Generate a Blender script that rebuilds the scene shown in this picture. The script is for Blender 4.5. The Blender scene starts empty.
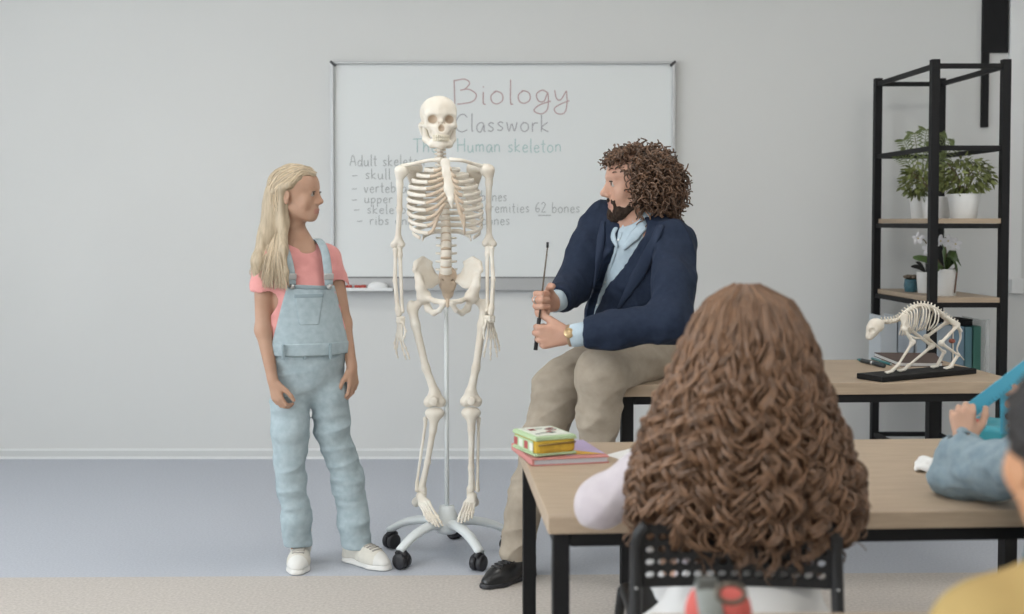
import bpy, bmesh, math, random
import numpy as np
from mathutils import Vector, Matrix
from mathutils.bvhtree import BVHTree

random.seed(7)
RNG = np.random.default_rng(11)
scene = bpy.context.scene
COL = scene.collection

# ------------------------------------------------------------------ camera, light, exposure
FPX, PITCH, PPX, PPY, CAMZ = 1200.0, math.radians(2.0), 500.0, 264.0, 1.25
WALL_Y = 6.315
cam_data = bpy.data.cameras.new('camera')
cam = bpy.data.objects.new('camera', cam_data)
COL.objects.link(cam)
cam.location = (0, 0, CAMZ)
cam.rotation_euler = (math.pi / 2 - PITCH, 0, 0)
cam_data.sensor_width = 36.0
cam_data.lens = FPX * 36.0 / 1024.0
cam_data.shift_x = (512 - PPX) / 1024.0
cam_data.shift_y = (PPY - 307) / 1024.0
cam_data.clip_start = 0.05
cam_data.dof.use_dof = True
cam_data.dof.focus_distance = 4.35
cam_data.dof.aperture_fstop = 2.6
scene.camera = cam

world = bpy.data.worlds.new('sky')
scene.world = world
world.use_nodes = True
bg = world.node_tree.nodes['Background']
bg.inputs['Color'].default_value = (0.78, 0.88, 1.0, 1)
bg.inputs['Strength'].default_value = 1.0

def area_light(name, loc, rot, sx, sy, power, col):
    l = bpy.data.lights.new(name, 'AREA')
    l.shape = 'RECTANGLE'; l.size = sx; l.size_y = sy; l.energy = power; l.color = col
    o = bpy.data.objects.new(name, l); COL.objects.link(o)
    o.location = loc; o.rotation_euler = rot
    return o

ROOM_L, ROOM_R, ROOM_B, ROOM_H = -4.1, 3.3, -2.6, 3.05
WINDOWS = [(-1.9, 0.0), (0.7, 2.6), (3.3, 5.2)]       # along Y on the left wall
WIN_Z = (0.85, 2.75)
for (y0, y1), pw in zip(WINDOWS, (120, 84, 24)):      # daylight arriving through each window
    area_light('window_daylight', (ROOM_L - 0.35, (y0 + y1) / 2, (WIN_Z[0] + WIN_Z[1]) / 2 + .1),
               (0, -math.pi / 2, 0), WIN_Z[1] - WIN_Z[0], y1 - y0, pw, (0.90, 0.96, 1.0))

scene.view_settings.view_transform = 'Standard'
scene.view_settings.look = 'None'
scene.view_settings.gamma = 1.0
scene.view_settings.use_curve_mapping = False
scene.view_settings.exposure = 0.16

# ------------------------------------------------------------------ pixel <-> place
def _ray(px, py):
    x = (px - PPX) / FPX; y = -(py - PPY) / FPX
    return np.array([x, y * math.sin(PITCH) + math.cos(PITCH), y * math.cos(PITCH) - math.sin(PITCH)])
def P(px, py, Y):
    d = _ray(px, py); return d * (Y / d[1]) + np.array([0, 0, CAMZ])
def PZ(px, py, z):
    d = _ray(px, py); return d * ((z - CAMZ) / d[2]) + np.array([0, 0, CAMZ])
V = lambda *a: np.array(a, float)
def nrm(v): v = np.asarray(v, float); return v / max(np.linalg.norm(v), 1e-9)

# ------------------------------------------------------------------ materials
MATS = {}
def mat(name, col, rough=0.6, spec=0.5, metal=0.0, noise=0.0, nscale=20.0, bump=0.0, bscale=80.0, col2=None,
        sss=0.0, stretch=None, trans=0.0, coat=0.0, sheen=0.0, island=0.0, alpha=1.0, detail=3.0):
    if name in MATS: return MATS[name]
    m = bpy.data.materials.new(name); m.use_nodes = True
    nt = m.node_tree; b = nt.nodes['Principled BSDF']
    def L(a, c): nt.links.new(a, c)
    b.inputs['Base Color'].default_value = (*col, 1)
    b.inputs['Roughness'].default_value = rough
    b.inputs['Specular IOR Level'].default_value = spec
    b.inputs['Metallic'].default_value = metal
    if sss: b.inputs['Subsurface Weight'].default_value = sss; b.inputs['Subsurface Radius'].default_value = (.02, .008, .005); b.inputs['Subsurface Scale'].default_value = .5
    if trans: b.inputs['Transmission Weight'].default_value = trans
    if coat: b.inputs['Coat Weight'].default_value = coat
    if sheen: b.inputs['Sheen Weight'].default_value = sheen
    if alpha < 1: b.inputs['Alpha'].default_value = alpha
    tc = nt.nodes.new('ShaderNodeTexCoord'); src = tc.outputs['Object']
    if stretch:
        mp = nt.nodes.new('ShaderNodeMapping'); mp.inputs['Scale'].default_value = stretch
        L(src, mp.inputs['Vector']); src = mp.outputs['Vector']
    colout = None
    if noise or col2:
        n = nt.nodes.new('ShaderNodeTexNoise'); n.inputs['Scale'].default_value = nscale; n.inputs['Detail'].default_value = detail
        L(src, n.inputs['Vector'])
        r = nt.nodes.new('ShaderNodeValToRGB')
        c2 = col2 if col2 else tuple(max(0, c * (1 - noise)) for c in col)
        r.color_ramp.elements[0].position = .32; r.color_ramp.elements[1].position = .68
        r.color_ramp.elements[0].color = (*c2, 1); r.color_ramp.elements[1].color = (*col, 1)
        L(n.outputs['Fac'], r.inputs['Fac']); colout = r.outputs['Color']
    if island:
        g = nt.nodes.new('ShaderNodeNewGeometry'); hs = nt.nodes.new('ShaderNodeHueSaturation')
        mr = nt.nodes.new('ShaderNodeMapRange'); mr.inputs['To Min'].default_value = 1 - island; mr.inputs['To Max'].default_value = 1 + island
        L(g.outputs['Random Per Island'], mr.inputs['Value']); L(mr.outputs['Result'], hs.inputs['Value'])
        if colout: L(colout, hs.inputs['Color'])
        else: hs.inputs['Color'].default_value = (*col, 1)
        colout = hs.outputs['Color']
    if colout: L(colout, b.inputs['Base Color'])
    if bump:
        n2 = nt.nodes.new('ShaderNodeTexNoise'); n2.inputs['Scale'].default_value = bscale; n2.inputs['Detail'].default_value = 4
        L(src, n2.inputs['Vector'])
        bp = nt.nodes.new('ShaderNodeBump'); bp.inputs['Strength'].default_value = bump; bp.inputs['Distance'].default_value = .01
        L(n2.outputs['Fac'], bp.inputs['Height']); L(bp.outputs['Normal'], b.inputs['Normal'])
    MATS[name] = m
    return m

# ------------------------------------------------------------------ objects
def tag(o, label=None, cat=None, group=None, kind=None):
    if label: o['label'] = label
    if cat: o['category'] = cat
    if group: o['group'] = group
    if kind: o['kind'] = kind
    return o
def put(o, parent=None):
    COL.objects.link(o)
    if parent is not None:
        o.parent = parent
        o.matrix_parent_inverse = Matrix.Translation(-Vector(parent.location)) if parent.type == 'EMPTY' else parent.matrix_world.inverted()
    return o
def empty(name, loc):
    o = bpy.data.objects.new(name, None); o.location = Vector(loc); o.empty_display_size = .1
    COL.objects.link(o); return o
def mesh_obj(name, verts, faces, m, parent=None, smooth=False):
    me = bpy.data.meshes.new(name)
    me.from_pydata([tuple(map(float, v)) for v in verts], [], [tuple(map(int, f)) for f in faces])
    me.update()
    if smooth: me.polygons.foreach_set('use_smooth', [True] * len(me.polygons))
    for k in (m if isinstance(m, (list, tuple)) else [m]): me.materials.append(k)
    o = bpy.data.objects.new(name, me)
    return put(o, parent)
def fast_mesh(name, verts, quads, m, parent=None, smooth=True):
    me = bpy.data.meshes.new(name)
    n, q = len(verts), len(quads); k = quads.shape[1]
    me.vertices.add(n); me.vertices.foreach_set('co', np.ascontiguousarray(verts, np.float32).ravel())
    me.loops.add(q * k); me.loops.foreach_set('vertex_index', np.ascontiguousarray(quads, np.int32).ravel())
    me.polygons.add(q); me.polygons.foreach_set('loop_start', np.arange(0, q * k, k, dtype=np.int32))
    me.polygons.foreach_set('loop_total', np.full(q, k, np.int32))
    me.polygons.foreach_set('use_smooth', np.full(q, smooth, bool))
    me.update(calc_edges=True)
    for x in (m if isinstance(m, (list, tuple)) else [m]): me.materials.append(x)
    o = bpy.data.objects.new(name, me)
    return put(o, parent)

class MB:
    """collects boxes, tubes and lathes for ONE mesh object"""
    def __init__(s): s.v = []; s.f = []
    def add(s, vs, fs):
        n = len(s.v); s.v += [tuple(map(float, v)) for v in vs]; s.f += [tuple(i + n for i in f) for f in fs]; return s
    def box(s, c, size, ax=None, bev=0.0):
        """c centre, size full extents, ax three axis vectors"""
        c = np.array(c, float); h = np.array(size, float) / 2
        A = np.eye(3) if ax is None else np.array([nrm(a) for a in ax])
        if bev <= 0:
            vs = [c + sum(A[i] * h[i] * sg[i] for i in range(3)) for sg in
                  [(-1,-1,-1),(1,-1,-1),(1,1,-1),(-1,1,-1),(-1,-1,1),(1,-1,1),(1,1,1),(-1,1,1)]]
            return s.add(vs, [(3,2,1,0),(4,5,6,7),(0,1,5,4),(1,2,6,5),(2,3,7,6),(3,0,4,7)])
        bm = bmesh.new(); bmesh.ops.create_cube(bm, size=1.0)
        for v in bm.verts: v.co = Vector([v.co[i] * 2 * h[i] for i in range(3)])
        bmesh.ops.bevel(bm, geom=list(bm.edges), offset=min(bev, min(h) * .95), segments=2, affect='EDGES', profile=.6)
        bm.verts.index_update()
        vs = [c + A[0] * v.co.x + A[1] * v.co.y + A[2] * v.co.z for v in bm.verts]
        fs = [tuple(v.index for v in f.verts) for f in bm.faces]; bm.free()
        return s.add(vs, fs)
    def tube(s, pts, r, n=8, cap=True, flat=None, up=None):
        pts = [np.array(p, float) for p in pts]; m = len(pts)
        rs = [r] * m if np.isscalar(r) else list(r)
        fl = [1.0] * m if flat is None else ([flat] * m if np.isscalar(flat) else list(flat))
        vs = []; u_prev = None
        for i, p in enumerate(pts):
            t = nrm(pts[min(i + 1, m - 1)] - pts[max(i - 1, 0)])
            u = np.array(up, float) if up is not None and not callable(up) else (up(p) if callable(up) else u_prev)
            if u is None: u = np.array([0, 0, 1.0]) if abs(t[2]) < .9 else np.array([1.0, 0, 0])
            u = nrm(u - t * np.dot(u, t)); w = np.cross(t, u); u_prev = u
            for k in range(n):
                a = 2 * math.pi * k / n
                vs.append(p + (u * math.cos(a) + w * math.sin(a) * fl[i]) * rs[i])
        fs = []
        for i in range(m - 1):
            for k in range(n):
                a, b = i * n + k, i * n + (k + 1) % n
                fs.append((a, b, b + n, a + n))
        if cap: fs.append(tuple(range(n - 1, -1, -1))); fs.append(tuple(range((m - 1) * n, m * n)))
        return s.add(vs, fs)
    def lathe(s, prof, c, n=24, ax=(0, 0, 1), cap=True):
        c = np.array(c, float); A = nrm(ax); u = nrm(np.cross(A, (0, 1, 0) if abs(A[1]) < .9 else (1, 0, 0))); w = np.cross(A, u)
        vs = []
        for (r, z) in prof:
            for k in range(n):
                a = 2 * math.pi * k / n; vs.append(c + A * z + (u * math.cos(a) + w * math.sin(a)) * r)
        fs = []; m = len(prof)
        for i in range(m - 1):
            for k in range(n):
                a, b = i * n + k, i * n + (k + 1) % n; fs.append((a, b, b + n, a + n))
        if cap: fs.append(tuple(range(n - 1, -1, -1))); fs.append(tuple(range((m - 1) * n, m * n)))
        return s.add(vs, fs)
    def build(s, name, m, parent=None, smooth=False):
        o = mesh_obj(name, s.v, s.f, m, parent, smooth)
        if smooth == 'auto':
            pass
        return o
def box(name, c, size, m, parent=None, ax=None, bev=0.0): return MB().box(c, size, ax, bev).build(name, m, parent)
def spline(pts, n=8):
    """Catmull-Rom through the points"""
    pts = [np.array(p, float) for p in pts]; out = []
    Q = [2 * pts[0] - pts[1]] + pts + [2 * pts[-1] - pts[-2]]
    for i in range(1, len(Q) - 2):
        a, b, c, d = Q[i - 1:i + 3]
        for k in range(n):
            t = k / n
            out.append(.5 * ((2 * b) + (c - a) * t + (2 * a - 5 * b + 4 * c - d) * t * t + (3 * b - a - 3 * c + d) * t ** 3))
    out.append(pts[-1]); return out

# ------------------------------------------------------------------ implicit surfaces (for bodies, cloth, bones)
class SDF:
    """list of primitives, smooth-blended in order, then polygonised with surface nets"""
    def __init__(s, h): s.h = h; s.ops = []; s.disp = []
    def _bb(s, pts, pad): pts = np.array(pts, float); pad = np.array(pad, float); return (pts - pad).min(0), (pts + pad).max(0)
    def cone(s, a, b, ra, rb=None, k=.02, op='+', flat=None):
        """capsule with two radii; flat=(axis, factor) thins it along axis"""
        a = np.array(a, float); b = np.array(b, float); rb = ra if rb is None else rb
        w, fs = (nrm(flat[0]), flat[1]) if flat else (None, 1.0)
        def fn(X, Y, Z):
            dx, dy, dz = X - a[0], Y - a[1], Z - a[2]
            ba = b - a; bb = max(ba @ ba, 1e-12)
            t = np.clip((dx * ba[0] + dy * ba[1] + dz * ba[2]) / bb, 0, 1)
            dx, dy, dz = dx - t * ba[0], dy - t * ba[1], dz - t * ba[2]
            l2 = dx * dx + dy * dy + dz * dz
            if w is not None:
                c = dx * w[0] + dy * w[1] + dz * w[2]; l2 = l2 + c * c * (1 / fs ** 2 - 1)
                return (np.sqrt(l2) - (ra + (rb - ra) * t)) * (fs + (1 - fs) * .5)
            return np.sqrt(l2) - (ra + (rb - ra) * t)
        s.ops.append((op, fn, s._bb([a, b], max(ra, rb)), k)); return s
    def chain(s, pts, rs, k=.02, op='+', flat=None):
        for i in range(len(pts) - 1): s.cone(pts[i], pts[i + 1], rs[i], rs[i + 1], k, op, flat)
        return s
    def ell(s, c, r, R=None, k=.02, op='+'):
        c = np.array(c, float); r = np.array([r] * 3 if np.isscalar(r) else r, float)
        R = np.eye(3) if R is None else np.array(R, float)        # columns are the axes
        def fn(X, Y, Z):
            dx, dy, dz = X - c[0], Y - c[1], Z - c[2]
            q = [dx * R[0, i] + dy * R[1, i] + dz * R[2, i] for i in range(3)]
            k0 = np.sqrt(sum((q[i] / r[i]) ** 2 for i in range(3))); k1 = np.sqrt(sum((q[i] / r[i] ** 2) ** 2 for i in range(3))) + 1e-9
            return k0 * (k0 - 1) / k1
        s.ops.append((op, fn, s._bb([c], np.abs(R) @ r if R is not None else r), k)); return s
    def bx(s, c, half, R=None, rad=.005, k=.01, op='+'):
        c = np.array(c, float); half = np.array(half, float); R = np.eye(3) if R is None else np.array(R, float)
        def fn(X, Y, Z):
            dx, dy, dz = X - c[0], Y - c[1], Z - c[2]
            q = [np.abs(dx * R[0, i] + dy * R[1, i] + dz * R[2, i]) - (half[i] - rad) for i in range(3)]
            o = np.sqrt(sum(np.maximum(a, 0) ** 2 for a in q)); i_ = np.minimum(np.maximum(q[0], np.maximum(q[1], q[2])), 0)
            return o + i_ - rad
        s.ops.append((op, fn, s._bb([c], np.abs(R) @ half), k)); return s
    def plane(s, p, n, k=.004):
        """cut away everything on the +n side"""
        p = np.array(p, float); n = nrm(n)
        s.ops.append(('x', lambda X, Y, Z: (X - p[0]) * n[0] + (Y - p[1]) * n[1] + (Z - p[2]) * n[2], None, k)); return s
    def noise(s, amp, fn): s.disp.append((amp, fn)); return s
    def field(s):
        lo = np.min([o[2][0] for o in s.ops if o[0] == '+'], 0) - 4 * s.h; hi = np.max([o[2][1] for o in s.ops if o[0] == '+'], 0) + 4 * s.h
        n = np.ceil((hi - lo) / s.h).astype(int) + 1
        ax = [(lo[i] + np.arange(n[i]) * s.h).astype(np.float32) for i in range(3)]
        D = np.full(n, .05, np.float32)
        for op, fn, bb, k in s.ops:
            if bb is None: sl = tuple(slice(0, n[i]) for i in range(3))
            else:
                pad = k + 3 * s.h + .006
                i0 = np.clip(np.floor((bb[0] - pad - lo) / s.h).astype(int), 0, n - 1); i1 = np.clip(np.ceil((bb[1] + pad - lo) / s.h).astype(int) + 1, 1, n)
                if np.any(i1 <= i0): continue
                sl = tuple(slice(i0[i], i1[i]) for i in range(3))
            d = fn(ax[0][sl[0]][:, None, None], ax[1][sl[1]][None, :, None], ax[2][sl[2]][None, None, :]).astype(np.float32)
            A = D[sl]
            if op == '+':
                hh = np.maximum(k - np.abs(A - d), 0) / max(k, 1e-6); D[sl] = np.minimum(A, d) - hh * hh * k * .25
            elif op == '-':
                d = -d; hh = np.maximum(k - np.abs(A - d), 0) / max(k, 1e-6); D[sl] = np.maximum(A, d) + hh * hh * k * .25
            else:
                hh = np.maximum(k - np.abs(A - d), 0) / max(k, 1e-6); D[sl] = np.maximum(A, d) + hh * hh * k * .25
        for amp, fn in s.disp:
            D += amp * fn(ax[0][:, None, None], ax[1][None, :, None], ax[2][None, None, :]).astype(np.float32)
        D[0], D[-1], D[:, 0], D[:, -1], D[:, :, 0], D[:, :, -1] = (.05,) * 6
        return D, lo
    def mesh(s):
        D, lo = s.field(); I = D < 0; n = np.array(D.shape)
        C = np.zeros(n - 1, np.int8)
        for a in (0, 1):
            for b in (0, 1):
                for c in (0, 1): C += I[a:n[0] - 1 + a, b:n[1] - 1 + b, c:n[2] - 1 + c]
        act = np.argwhere((C > 0) & (C < 8)); idx = np.full(n - 1, -1, np.int32)
        idx[act[:, 0], act[:, 1], act[:, 2]] = np.arange(len(act))
        cv = {}
        for a in (0, 1):
            for b in (0, 1):
                for c in (0, 1): cv[a, b, c] = D[act[:, 0] + a, act[:, 1] + b, act[:, 2] + c]
        S = np.zeros((len(act), 3)); N = np.zeros(len(act))
        for axis in range(3):
            for a in (0, 1):
                for b in (0, 1):
                    p = [a, b]; p.insert(axis, 0); q = [a, b]; q.insert(axis, 1)
                    d0, d1 = cv[tuple(p)], cv[tuple(q)]; m = (d0 < 0) != (d1 < 0)
                    t = np.where(m, d0 / np.where(m, d0 - d1, 1), 0)
                    o = np.zeros((len(act), 3)); o[:] = p; o[:, axis] = t
                    S += o * m[:, None]; N += m
        Vv = (act + S / N[:, None]) * s.h + lo
        Q = []
        for axis in range(3):
            u, w = (axis + 1) % 3, (axis + 2) % 3
            sl0 = [slice(1, n[i] - 1) for i in range(3)]; sl1 = list(sl0)
            sl0[axis] = slice(0, n[axis] - 1); sl1[axis] = slice(1, n[axis])
            a, b = I[tuple(sl0)], I[tuple(sl1)]
            for flip, m in ((False, a & ~b), (True, ~a & b)):
                e = np.argwhere(m)
                if not len(e): continue
                off = np.ones(3, int); off[axis] = 0; e = e + off
                def g(du, dw):
                    c = e.copy(); c[:, u] += du; c[:, w] += dw; return idx[c[:, 0], c[:, 1], c[:, 2]]
                qd = np.stack([g(-1, -1), g(0, -1), g(0, 0), g(-1, 0)], 1)
                Q.append(qd[:, ::-1] if flip else qd)
        return Vv, np.concatenate(Q)
    def build(s, name, m, parent=None, pick=None, relax=1):
        v, q = s.mesh()
        for _ in range(relax):                     # a light smoothing pass against grid steps
            acc = np.zeros_like(v); cnt = np.zeros(len(v))
            for i in range(4):
                j = (i + 1) % 4
                for a_, b_ in ((i, j), (j, i)):
                    np.add.at(acc, q[:, a_], v[q[:, b_]]) if len(v) < 3000 else None
            if len(v) >= 3000:
                for c in range(3):
                    for i in range(4):
                        j = (i + 1) % 4
                        acc[:, c] += np.bincount(q[:, i], v[q[:, j], c], len(v)) + np.bincount(q[:, j], v[q[:, i], c], len(v))
            for i in range(4): cnt += 2 * np.bincount(q[:, i], minlength=len(v))
            v = v * .5 + .5 * acc / np.maximum(cnt, 1)[:, None]
        o = fast_mesh(name, v, q, m, parent)
        if pick is not None:
            c = v[q].mean(1); o.data.polygons.foreach_set('material_index', pick(c).astype(np.int32)); o.data.update()
        return o
def waves(seed, freq, n=6, stretch=(1, 1, 1)):
    """smooth pseudo-noise from a few sine waves"""
    r = np.random.default_rng(seed); K = r.normal(size=(n, 3)); K = K / np.linalg.norm(K, axis=1)[:, None] * freq * r.uniform(.6, 1.5, (n, 1)) * np.array(stretch)
    ph = r.uniform(0, 6.28, n)
    def fn(X, Y, Z):
        o = 0
        for k, p in zip(K, ph): o = o + np.sin(k[0] * X + k[1] * Y + k[2] * Z + p)
        return o / math.sqrt(n)
    return fn
def creases(seed, freq, n=4, stretch=(1, 1, 1)):
    """sharp-valleyed folds"""
    g = waves(seed, freq, n, stretch); g2 = waves(seed + 1, freq * .6, n, stretch)
    return lambda X, Y, Z: .9 - 1.3 * np.abs(g(X, Y, Z)) ** .7 * (.55 + .45 * np.tanh(g2(X, Y, Z)))
def frame_from(y, z=(0, 0, 1)):
    """3x3, columns x y z with y along the given direction"""
    y = nrm(y); x = nrm(np.cross(y, z)); z = np.cross(x, y); return np.array([x, y, z]).T
# ================================================================== the room
M_wall = mat('wall_paint', (.70, .705, .695), .85, .2, noise=.025, nscale=1.2, bump=.05, bscale=220)
M_white = mat('white_trim', (.80, .81, .81), .5)
M_floor = mat('blue_grey_vinyl', (.52, .545, .60), .62, .4, col2=(.45, .475, .53), nscale=110, detail=3, bump=.05, bscale=300)
M_floor2 = mat('beige_speckled_vinyl', (.60, .555, .515), .6, .4, col2=(.47, .43, .395), nscale=100, detail=3, bump=.04, bscale=300)
M_ceil = mat('ceiling_white', (.82, .82, .80), .9)
M_black = mat('black_powder_coat', (.010, .010, .011), .6, .25)
M_oak = mat('light_oak_laminate', (.47, .365, .265), .5, .4, col2=(.395, .305, .22), nscale=6, stretch=(1.2, 14, 14), detail=6)
M_alu = mat('brushed_aluminium', (.52, .53, .54), .4, metal=.6)
M_board = mat('whiteboard_enamel', (.74, .765, .765), .28, .5)

def slab(name, x0, x1, y0, y1, z0, z1, m, kind='structure', parent=None):
    o = box(name, ((x0 + x1) / 2, (y0 + y1) / 2, (z0 + z1) / 2), (x1 - x0, y1 - y0, z1 - z0), m, parent)
    if kind and parent is None: tag(o, kind=kind)
    return o
SPL = 4.20       # the two floor coverings meet here
def floor_piece(name, ya0, ya1, yb0, yb1, m):
    L, R = ROOM_L, ROOM_R
    vs = [(L, ya0, -.1), (R, ya1, -.1), (R, yb1, -.1), (L, yb0, -.1), (L, ya0, 0), (R, ya1, 0), (R, yb1, 0), (L, yb0, 0)]
    return tag(mesh_obj(name, vs, [(3,2,1,0),(4,5,6,7),(0,1,5,4),(1,2,6,5),(2,3,7,6),(3,0,4,7)], m), kind='structure')
floor_piece('floor', ROOM_B, ROOM_B, SPL - .06, SPL + .07, M_floor2)
floor_piece('floor_2', SPL - .06, SPL + .07, WALL_Y, WALL_Y, M_floor)
slab('wall_back', ROOM_L - .2, ROOM_R + .2, WALL_Y, WALL_Y + .15, -.1, ROOM_H, M_wall)
slab('wall_right', ROOM_R, ROOM_R + .15, ROOM_B, WALL_Y, -.1, ROOM_H, M_wall)
slab('wall_front', ROOM_L - .2, ROOM_R + .2, ROOM_B - .15, ROOM_B, -.1, ROOM_H, M_wall)
slab('ceiling', ROOM_L - .2, ROOM_R + .2, ROOM_B - .15, WALL_Y + .15, ROOM_H, ROOM_H + .1, M_ceil)
# left wall with three window openings
wl = MB(); ys = [ROOM_B] + [y for w in WINDOWS for y in w] + [WALL_Y]
def lw(y0, y1, z0, z1): wl.box((ROOM_L - .1, (y0 + y1) / 2, (z0 + z1) / 2), (.2, y1 - y0, z1 - z0))
lw(ROOM_B, WALL_Y, -.1, WIN_Z[0]); lw(ROOM_B, WALL_Y, WIN_Z[1], ROOM_H)
for i in range(0, len(ys), 2): lw(ys[i], ys[i + 1], *WIN_Z)
tag(wl.build('wall_left', M_wall), kind='structure')
for i, (y0, y1) in enumerate(WINDOWS):
    fr = MB(); zc = (WIN_Z[0] + WIN_Z[1]) / 2; x = ROOM_L - .08
    for yy in (y0 + .03, (y0 + y1) / 2, y1 - .03): fr.box((x, yy, zc), (.06, .06, WIN_Z[1] - WIN_Z[0]))
    for zz in (WIN_Z[0] + .03, WIN_Z[1] - .03): fr.box((x, (y0 + y1) / 2, zz), (.06, y1 - y0, .06))
    tag(fr.build('window_%d' % (i + 1), M_white), kind='structure')
# baseboard: tall lower board and a small upper lip
bb = tag(box('baseboard_back', ((ROOM_L + ROOM_R) / 2, WALL_Y - .007, .021), (ROOM_R - ROOM_L, .014, .042), mat('baseboard_shade_grey', (.64, .65, .645), .5)), kind='structure')  # board greyed to stand for shade between lip and floor bead
box('floor_bead', ((ROOM_L + ROOM_R) / 2, WALL_Y - .018, .006), (ROOM_R - ROOM_L, .010, .012), M_white, bb)
box('upper_lip', ((ROOM_L + ROOM_R) / 2, WALL_Y - .005, .047), (ROOM_R - ROOM_L, .008, .012), M_white, bb)
# ceiling panel lamps (real fittings)
M_lamp = bpy.data.materials.new('lamp_diffuser'); M_lamp.use_nodes = True
_b = M_lamp.node_tree.nodes['Principled BSDF']; _b.inputs['Emission Color'].default_value = (1, .96, .90, 1); _b.inputs['Emission Strength'].default_value = 9.0
for ix in (-2.2, .1, 2.2):
    for iy in (-.6, 1.7, 4.1):
        t = empty('trim_%d' % (1 + int(ix * 10 + 30) * 100 + int(iy * 10 + 30)), (ix, iy, ROOM_H)); tag(t, kind='structure')
        box('lamp_frame', (ix, iy, ROOM_H - .02), (.64, .64, .036), M_white, t)
        box('lamp_diffuser', (ix, iy, ROOM_H - .0405), (.58, .58, .006), M_lamp, t)
# black bracket on the wall, cable trunking
def wallrect(px0, py0, px1, py1, th, y=WALL_Y):
    a, b = P(px0, py0, y), P(px1, py1, y); c = (a + b) / 2
    return V(c[0], y - th / 2, c[2]), V(abs(b[0] - a[0]), th, abs(b[2] - a[2]))
t = empty('wall_bracket', P(994, 53, WALL_Y)); tag(t, 'black flat bracket fixed high on the wall above the shelf', 'bracket')
c, sz = wallrect(982.5, -60, 1006.5, 53, .02); box('plate', c, sz, M_black, t, bev=.002)
c, sz = wallrect(981, 53.2, 987, 127.5, .02); box('arm', c, sz, M_black, t, bev=.002)
t = empty('cable_trunking', P(1014, 292, WALL_Y)); tag(t, 'white vertical cable trunking running down wall right of shelf', 'trunking')
c, sz = wallrect(1010, -90, 1019, 280, .03); box('channel', c, sz, M_white, t, bev=.004)
c, sz = wallrect(1008, 278, 1020, 293, .045); box('junction_box', c, sz, M_white, t, bev=.005)

# ------------------------------------------------------------------ whiteboard
BT, BB_ = P(331.5, 62.5, WALL_Y), P(672.5, 290, WALL_Y)
bx0, bx1, bz1, bz0 = BT[0], BT[0] + 1.795, BT[2], BB_[2]
YB = WALL_Y - .022
wb = empty('whiteboard', ((bx0 + bx1) / 2, WALL_Y, bz0)); tag(wb, 'large framed whiteboard with handwritten biology notes on wall', 'whiteboard')
RAIL = .072
box('panel', ((bx0 + bx1) / 2, WALL_Y - .0115, (bz0 + bz1) / 2), (bx1 - bx0 - .01, .021, bz1 - bz0 - .01), M_board, wb)
for nm, c, sz in (('frame_rail', ((bx0 + bx1) / 2, YB - .001, bz1 - .006), (bx1 - bx0, .044, .012)),
                  ('frame_rail', (bx0 + .008, YB - .001, (bz0 + bz1) / 2), (.016, .044, bz1 - bz0)),
                  ('frame_rail', (bx1 - .008, YB - .001, (bz0 + bz1) / 2), (.016, .044, bz1 - bz0)),
                  ('bottom_rail', ((bx0 + bx1) / 2, YB - .002, bz0 + RAIL / 2), (bx1 - bx0, .046, RAIL))):
    box(nm, c, sz, M_alu, wb, bev=.003)
box('rail_groove', ((bx0 + bx1) / 2, YB - .0255, bz0 + RAIL - .004), (bx1 - bx0, .004, .008), mat('groove_grey', (.22, .22, .22), .6), wb)
M_cap = mat('corner_cap_black', (.05, .05, .055), .5)
for sx, cx_ in ((-1, bx0), (1, bx1)):
    box('corner_cap', (cx_ - sx * .012, YB - .003, bz1 - .010), (.034, .048, .014), M_cap, wb, ax=((1, 0, sx * .9), (0, 1, 0), (-sx * .9, 0, 1)), bev=.004)
# tray with marker and eraser
TA, TB = P(330, 289, WALL_Y - .07), P(393.5, 289, WALL_Y - .07)
tray = empty('pen_tray', ((TA[0] + TB[0]) / 2, WALL_Y - .05, TA[2])); tag(tray, 'narrow white pen tray below left end of whiteboard', 'tray')
TZ = TA[2]
box('shelf', ((TA[0] + TB[0]) / 2, WALL_Y - .075, TZ - .005), (TB[0] - TA[0], .062, .008), M_white, tray, bev=.003)
box('lip', ((TA[0] + TB[0]) / 2, WALL_Y - .104, TZ + .002), (TB[0] - TA[0], .005, .012), M_white, tray, bev=.002)
box('end_cap', (TB[0] + .004, WALL_Y - .075, TZ - .003), (.012, .062, .016), M_cap, tray, bev=.003)
M_red = mat('red_plastic', (.45, .07, .05), .4)
def marker(px0, px1, label, Yc=WALL_Y - .075):
    a, b = P(px0, 286, Yc), P(px1, 286, Yc); z = TZ + .010; L = b[0] - a[0]
    e = empty('marker_pen', ((a[0] + b[0]) / 2, Yc, TZ)); tag(e, label, 'marker', 'markers on the pen tray')
    MB().tube([(a[0], Yc, z), (a[0] + L * .6, Yc, z)], .010, 12).build('barrel', mat('marker_white', (.72, .70, .68), .5) if 'pale' in label else M_red, e, True)
    MB().tube([(a[0] + L * .6, Yc, z), (a[0] + L * .95, Yc, z), (b[0], Yc, z)], [.0115, .0115, .008], 12).build('cap', M_red, e, True)
marker(342, 352, 'short red marker beside the girl on pen tray')
marker(354.5, 366, 'red marker next to white eraser on pen tray', WALL_Y - .07)
a, b = P(367.5, 288, WALL_Y - .075), P(388, 288, WALL_Y - .075)
er = SDF(.003); ec = (a + b) / 2
er.ell((ec[0], ec[1], TZ + .012), ((b[0] - a[0]) / 2, .028, .027), k=.004); er.plane((0, 0, TZ + .001), (0, 0, -1), .002)
e = empty('board_eraser', (ec[0], ec[1], TZ)); tag(e, 'white rounded board eraser on pen tray', 'eraser')
er.build('shell', M_white, e); box('felt_pad', (ec[0], ec[1], TZ + .0025), ((b[0] - a[0]) * .86, .05, .004), mat('felt_grey', (.45, .45, .45), .9), e)

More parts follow.
